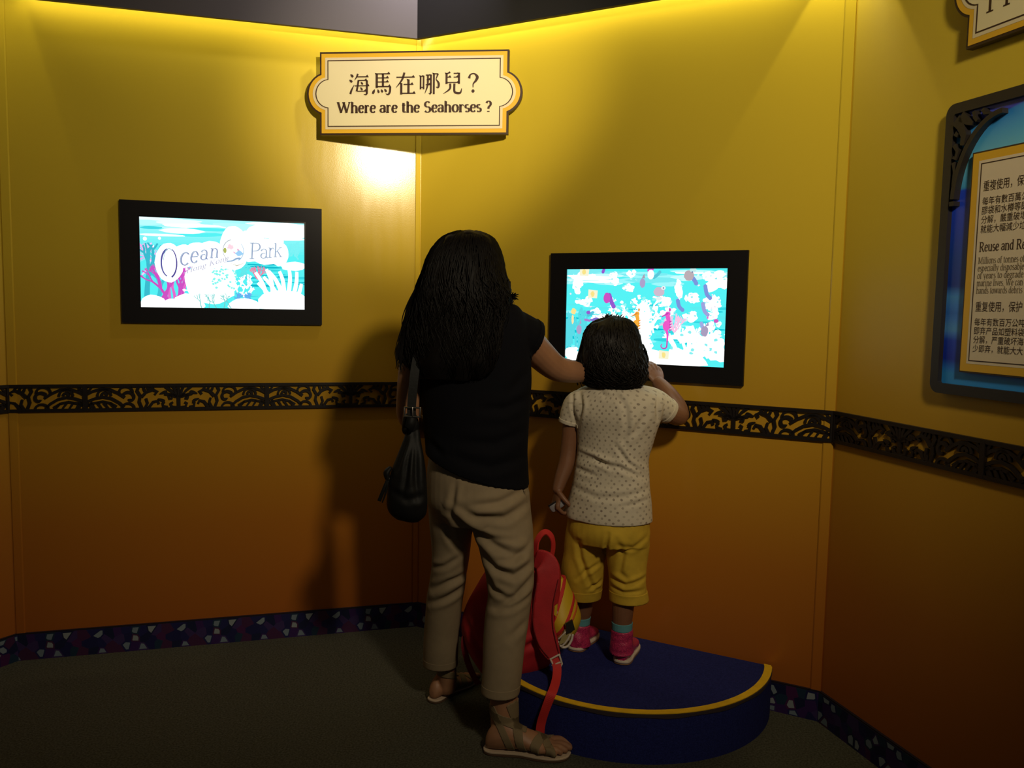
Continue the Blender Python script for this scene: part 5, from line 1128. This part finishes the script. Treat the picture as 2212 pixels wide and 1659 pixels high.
# small grey gadget in the lowered hand
gc = np.array((0.1629,2.872,0.6864)); ax = unit((.80, -.15, .58)); ay = unit(np.cross(ax, (.2, -1, .25))); az_ = np.cross(ax, ay); RM = np.array((ax, ay, az_)).T
t = group_obj('gadget', tuple(gc), 'small grey gadget gripped in the lowered hand of the child', 'gadget')
def rb(c, sx, sy, sz, r=.3, m='gadget', name='body'):
    rows = []
    for k, z in ((.84, -.5), (1, -.32), (1, .32), (.84, .5)): rows.append([tuple(np.array(c) + RM @ np.array((k * x, k * y, z * sz))) for x, y in rrect(-sx / 2, sx / 2, -sy / 2, sy / 2, min(sx, sy) * r, 4)])
    return mk(name, loft(rows), M[m], t)
rb(gc, .056, .026, .013); rb(gc + RM @ np.array((-.004, .001, .0066)), .026, .006, .0026, .3, 'gadget_dark', 'slot'); rb(gc + RM @ np.array((.018, 0, .0066)), .012, .012, .003, .4, 'gadget_dark', 'button'); rb(gc + RM @ np.array((-.002, -.0145, -.001)), .05, .006, .010, .3, 'gadget_dark', 'grip')

# ------------------------------------------------------------ slouchy black shoulder bag on the woman's left shoulder
t = group_obj('handbag', (-0.3198,2.57,0.6981), 'slouchy black leather shoulder bag hanging at the left side of the woman', 'handbag')
bagm = union([rings([(-0.3002,2.585,0.9864,0.0178,0.016,15,0), (-0.3015,2.58,0.9543,0.0271,0.0244,15,0), (-0.3035,2.575,0.9164,0.0386,0.0328,15,0), (-0.3082,2.57,0.8742,0.0501,0.0401,15,0), (-0.3123,2.565,0.8321,0.0581,0.0436,15,0), (-0.3148,2.565,0.789,0.0626,0.0451,15,0), (-0.316,2.565,0.7529,0.0641,0.0462,15,0), (-0.3148,2.568,0.7234,0.0572,0.0389,15,0), (-0.3127,2.57,0.7026,0.0335,0.0184,15,0)], 44, 5)], .0042, 3, 'body')
wrinkle(bagm, .004, 16, 7, (1.4, 1.4, .5))
folds(bagm, [([(-0.2986,0.9873), (-0.3051,0.924), (-0.313,0.8463), (-0.321,0.7966)], .007, .006), ([(-0.2944,0.9874), (-0.2884,0.9173), (-0.2822,0.8327), (-0.2761,0.7761)], .008, .007), ([(-0.3082,0.9731), (-0.3273,0.9096), (-0.3437,0.8599)], .006, .005), ([(-0.3588,0.803), (-0.3097,0.7783), (-0.2609,0.7906)], .010, .004)])
bag = link('body', bagm, M['leather'], t)
mk('gathered_neck', tube([(-0.3094,2.585,0.9791), (-0.3075,2.58,1.0013), (-0.3088,2.578,1.02)], [.026, .026, .022], 16, 4, flat=.7), M['leather'], t)
mk('strap', cat_(strip3([(-0.3019,2.568,1.0172), (-0.3038,2.57,1.0523), (-0.2993,2.575,1.1226), (-0.2938,2.585,1.1783), (-0.2833,2.6,1.237), (-0.2713,2.632,1.2729), (-0.2609,2.67,1.2864), (-0.2544,2.71,1.2708)], .027, .004, [(.1, -1, 0), (.1, -1, 0), (.1, -1, 0), (.1, -1, .1), (.1, -.8, .5), (.1, -.3, 1), (.1, .3, 1), (.1, .8, .6)], 6)), M['leather'], t, False)
def wire(pts, r, closed=True):
    pts = [np.array(p, float) for p in pts]; return cat_(*[tube([pts[i], pts[(i + 1) % len(pts)]], [r, r], 8, 1) for i in range(len(pts) if closed else len(pts) - 1)])
mk('buckle', wire([(-0.3239,2.562,1.0529), (-0.2756,2.556,1.0531), (-0.2768,2.556,1.0249), (-0.3252,2.562,1.0261)], .0028), M['steel'], t)
mk('buckle_pin', tube([(-0.2994,2.556,1.0541), (-0.2975,2.553,1.0291)], [.0022, .0018], 8, 1), M['steel'], t)
mk('strap_tail', strip3([(-0.3006,2.556,1.023), (-0.3042,2.552,1.0052), (-0.3115,2.556,0.989), (-0.3207,2.562,0.9936)], .030, .004, (.1, -1, 0)), M['leather'], t)
mk('side_pocket', tube([(-0.3676,2.56,0.865), (-0.3768,2.556,0.8514), (-0.3725,2.556,0.8286)], [.010, .014, .009], 14, 4, flat=.7), M['leather'], t)
mk('ring', wire([(-0.3745,2.55,0.8412), (-0.3674,2.55,0.837), (-0.3688,2.55,0.827), (-0.3772,2.55,0.8297)], .0014), M['steel'], t)
mk('zip_pull', cat_(strip3([(-0.373,2.55,0.8298), (-0.3825,2.548,0.8058), (-0.3925,2.55,0.7809), (-0.3984,2.552,0.766)], .011, .004, (.2, -1, 0)), tube([(-0.3716,2.55,0.827), (-0.3769,2.549,0.7957), (-0.3885,2.552,0.7619)], [.003, .003, .002], 6, 3)), M['leather'], t)

# ------------------------------------------------------------ red child's rucksack resting on the step
t = group_obj('backpack', (0.0234,2.72,0.1384), 'red rucksack with yellow striped pocket leaning on the step behind the woman', 'backpack')
bp = union([rings([(0.0645,2.8,0.537,0.0495,0.0371,-20,0), (0.0594,2.8,0.5194,0.1003,0.0702,-20,0), (0.0501,2.8,0.4793,0.1272,0.0865,-20,0), (0.0356,2.8,0.4215,0.1468,0.0998,-20,0), (0.0211,2.795,0.3556,0.163,0.1108,-20,0), (0.0138,2.79,0.285,0.1655,0.1125,-20,0), (0.0125,2.785,0.2224,0.1553,0.1025,-20,0), (0.0198,2.78,0.1681,0.1298,0.0805,-20,0), (0.0196,2.78,0.1325,0.102,0.0571,-20,0)], 44, 5, power=2.6)], .0045, 4, 'body')
wrinkle(bp, .006, 10, 15); folds(bp, [([(0.0517,0.2538), (0.097,0.2703), (0.1583,0.2479)], .012, .010), ([(-0.14,0.3327), (-0.0855,0.2551), (-0.0538,0.1767)], .012, .008), ([(0.0773,0.5081), (0.1237,0.4624)], .010, .005)])
bpo = link('body', bp, M['red'], t)
# side pocket with slanting stripes, towards the right
pk = union([rings([(0.1734,2.82,0.4528,0.0189,0.0245,30,0), (0.1786,2.815,0.4158,0.0282,0.0395,30,0), (0.1865,2.81,0.3694,0.0402,0.0562,30,0), (0.194,2.8,0.3215,0.0492,0.0689,30,0), (0.1931,2.795,0.2815,0.0422,0.059,30,0), (0.1874,2.79,0.2446,0.026,0.0338,30,0), (0.1834,2.79,0.2154,0.0104,0.0125,30,0)], 36, 5)], .004, 3, 'pocket'); pko = link('pocket', pk, M['bag_yellow'], t); pkw = tree_mesh(pko)
def slash(p, q, w, m, c, r=.10, nm='stripe', th=.0016):
    p, q = np.array(p), np.array(q); d = unit(q - p); n = np.cross(d, (.25, -.95, .1)); link(nm, band(pkw, (p + q) / 2, n, w, c, r, .0003, th), m, pko)
cen = (0.197,2.76,0.3555)
slash((0.1999,2.77,0.4551), (0.1555,2.76,0.3468), .012, M['red_web'], cen, .135); slash((0.2309,2.77,0.3875), (0.1717,2.75,0.2921), .010, M['red_web'], cen, .135); slash((0.2423,2.77,0.3654), (0.193,2.75,0.3021), .007, M['orange'], cen, .135)
# card window, white piping and zip at the foot of the pocket
mk('card_window', plate([(-.020, -.026), (.018, -.022), (.022, .020), (-.012, .024)], (0.192,2.728,0.2853), unit((.9, .25, .25)), unit((.25, .1, 1)), (.2, -.95, .1), 0, .006), M['clear'], t, False)
mk('window_flap', plate([(-.015, -.012), (.016, -.016), (.018, .018), (-.010, .020)], (0.202,2.727,0.3127), unit((.85, .25, .5)), unit((-.35, .1, 1)), (.2, -.95, .1), 0, .008), M['smoke'], t, False)
mk('piping', cat_(tube([(0.1574,2.735,0.2788), (0.1682,2.728,0.2596), (0.1821,2.725,0.2453), (0.199,2.727,0.248), (0.2111,2.732,0.2651), (0.2155,2.735,0.283)], [.0042] * 6, 8, 5), tube([(0.1789,2.724,0.2472), (0.1951,2.722,0.2673), (0.2053,2.722,0.2879)], [.0035] * 3, 8, 4), tube([(0.1691,2.724,0.2739), (0.1898,2.721,0.2975)], [.003, .003], 8, 1)), M['plastic'], t)
mk('zip_slider', cat_(tube([(0.1611,2.752,0.3546), (0.1614,2.75,0.3395)], [.0045, .004], 8, 1), tube([(0.1614,2.749,0.3367), (0.1601,2.748,0.3213)], [.0035, .003], 8, 1), tube([(0.1526,2.74,0.2957), (0.1574,2.737,0.2811)], [.004, .0035], 8, 1)), M['plastic'], t)
mk('tab', plate([(-.016, .0), (.010, -.022), (.012, .022)], (0.1501,2.722,0.3717), (1, .1, 0), (0, 0, 1), (.1, -1, 0), 0, .003), M['bag_yellow'], t, False)
# padded strap down the front, its ladder buckle and the loose webbing over the step's edge
pad = union([strip3([(0.0922,2.735,0.5411), (0.1217,2.705,0.5321), (0.1283,2.695,0.4861), (0.1177,2.69,0.4106), (0.1161,2.685,0.335), (0.1322,2.68,0.2753), (0.154,2.676,0.2307)], [.060, .075, .074, .068, .070, .068, .044], .022, (.05, -1, .05), 8)], .0035, 6, 'padded_strap'); po = link('padded_strap', pad, M['red'], t)
mk('seam', cat_(*[tube([(0.0921,2.6785,0.4725), (0.0814,2.672,0.4009), (0.0825,2.668,0.3409), (0.1016,2.664,0.2781), (0.1338,2.662,0.2363)], [.0016] * 5, 6, 4), tube([(0.1606,2.682,0.4879), (0.1456,2.676,0.4083), (0.1454,2.671,0.3409), (0.1584,2.666,0.2814), (0.1681,2.664,0.2453)], [.0016] * 5, 6, 4)]), M['red_dark'], po)
mk('ladder_buckle', cat_(wire([(0.1396,2.657,0.2323), (0.1677,2.657,0.2483), (0.1772,2.655,0.2184), (0.1686,2.655,0.2013), (0.1552,2.655,0.201)], .0032), wire([(0.146,2.656,0.2128), (0.1741,2.656,0.2241)], .003, False)), M['plastic'], t)
mk('webbing', strip3([(0.1517,2.662,0.2366), (0.1607,2.65,0.211), (0.1578,2.612,0.1894), (0.1468,2.562,0.1773), (0.1372,2.536,0.1683), (0.1224,2.536,0.1264), (0.1095,2.546,0.0734), (0.1048,2.546,0.0191)], .028, .003, [(.1, -1, .1), (.1, -1, .3), (.1, -.7, .7), (.1, -.5, .9), (.1, -.9, .5), (.2, -1, .1), (.1, -1, 0), (.1, -1, 0)], 8), M['red_web'], t, False)
mk('carry_loop', strip3([(0.0896,2.75,0.5412), (0.0903,2.755,0.5882), (0.1067,2.76,0.6168), (0.1252,2.765,0.6205), (0.1427,2.77,0.5991), (0.1468,2.775,0.5632), (0.1397,2.77,0.5283)], .024, .004, [(-1, -.6, 0), (-1, -.6, .3), (-.6, -.6, 1), (.1, -.6, 1), (.9, -.6, .4), (1, -.6, 0), (1, -.6, 0)], 8), M['red_web'], t, False)
mk('side_strap', strip3([(-0.1418,2.74,0.2697), (-0.1426,2.735,0.2321), (-0.1278,2.73,0.1789), (-0.1088,2.73,0.1363), (-0.0934,2.74,0.1065)], .020, .003, (-.2, -1, 0), 6), M['red_dark'], t, False)
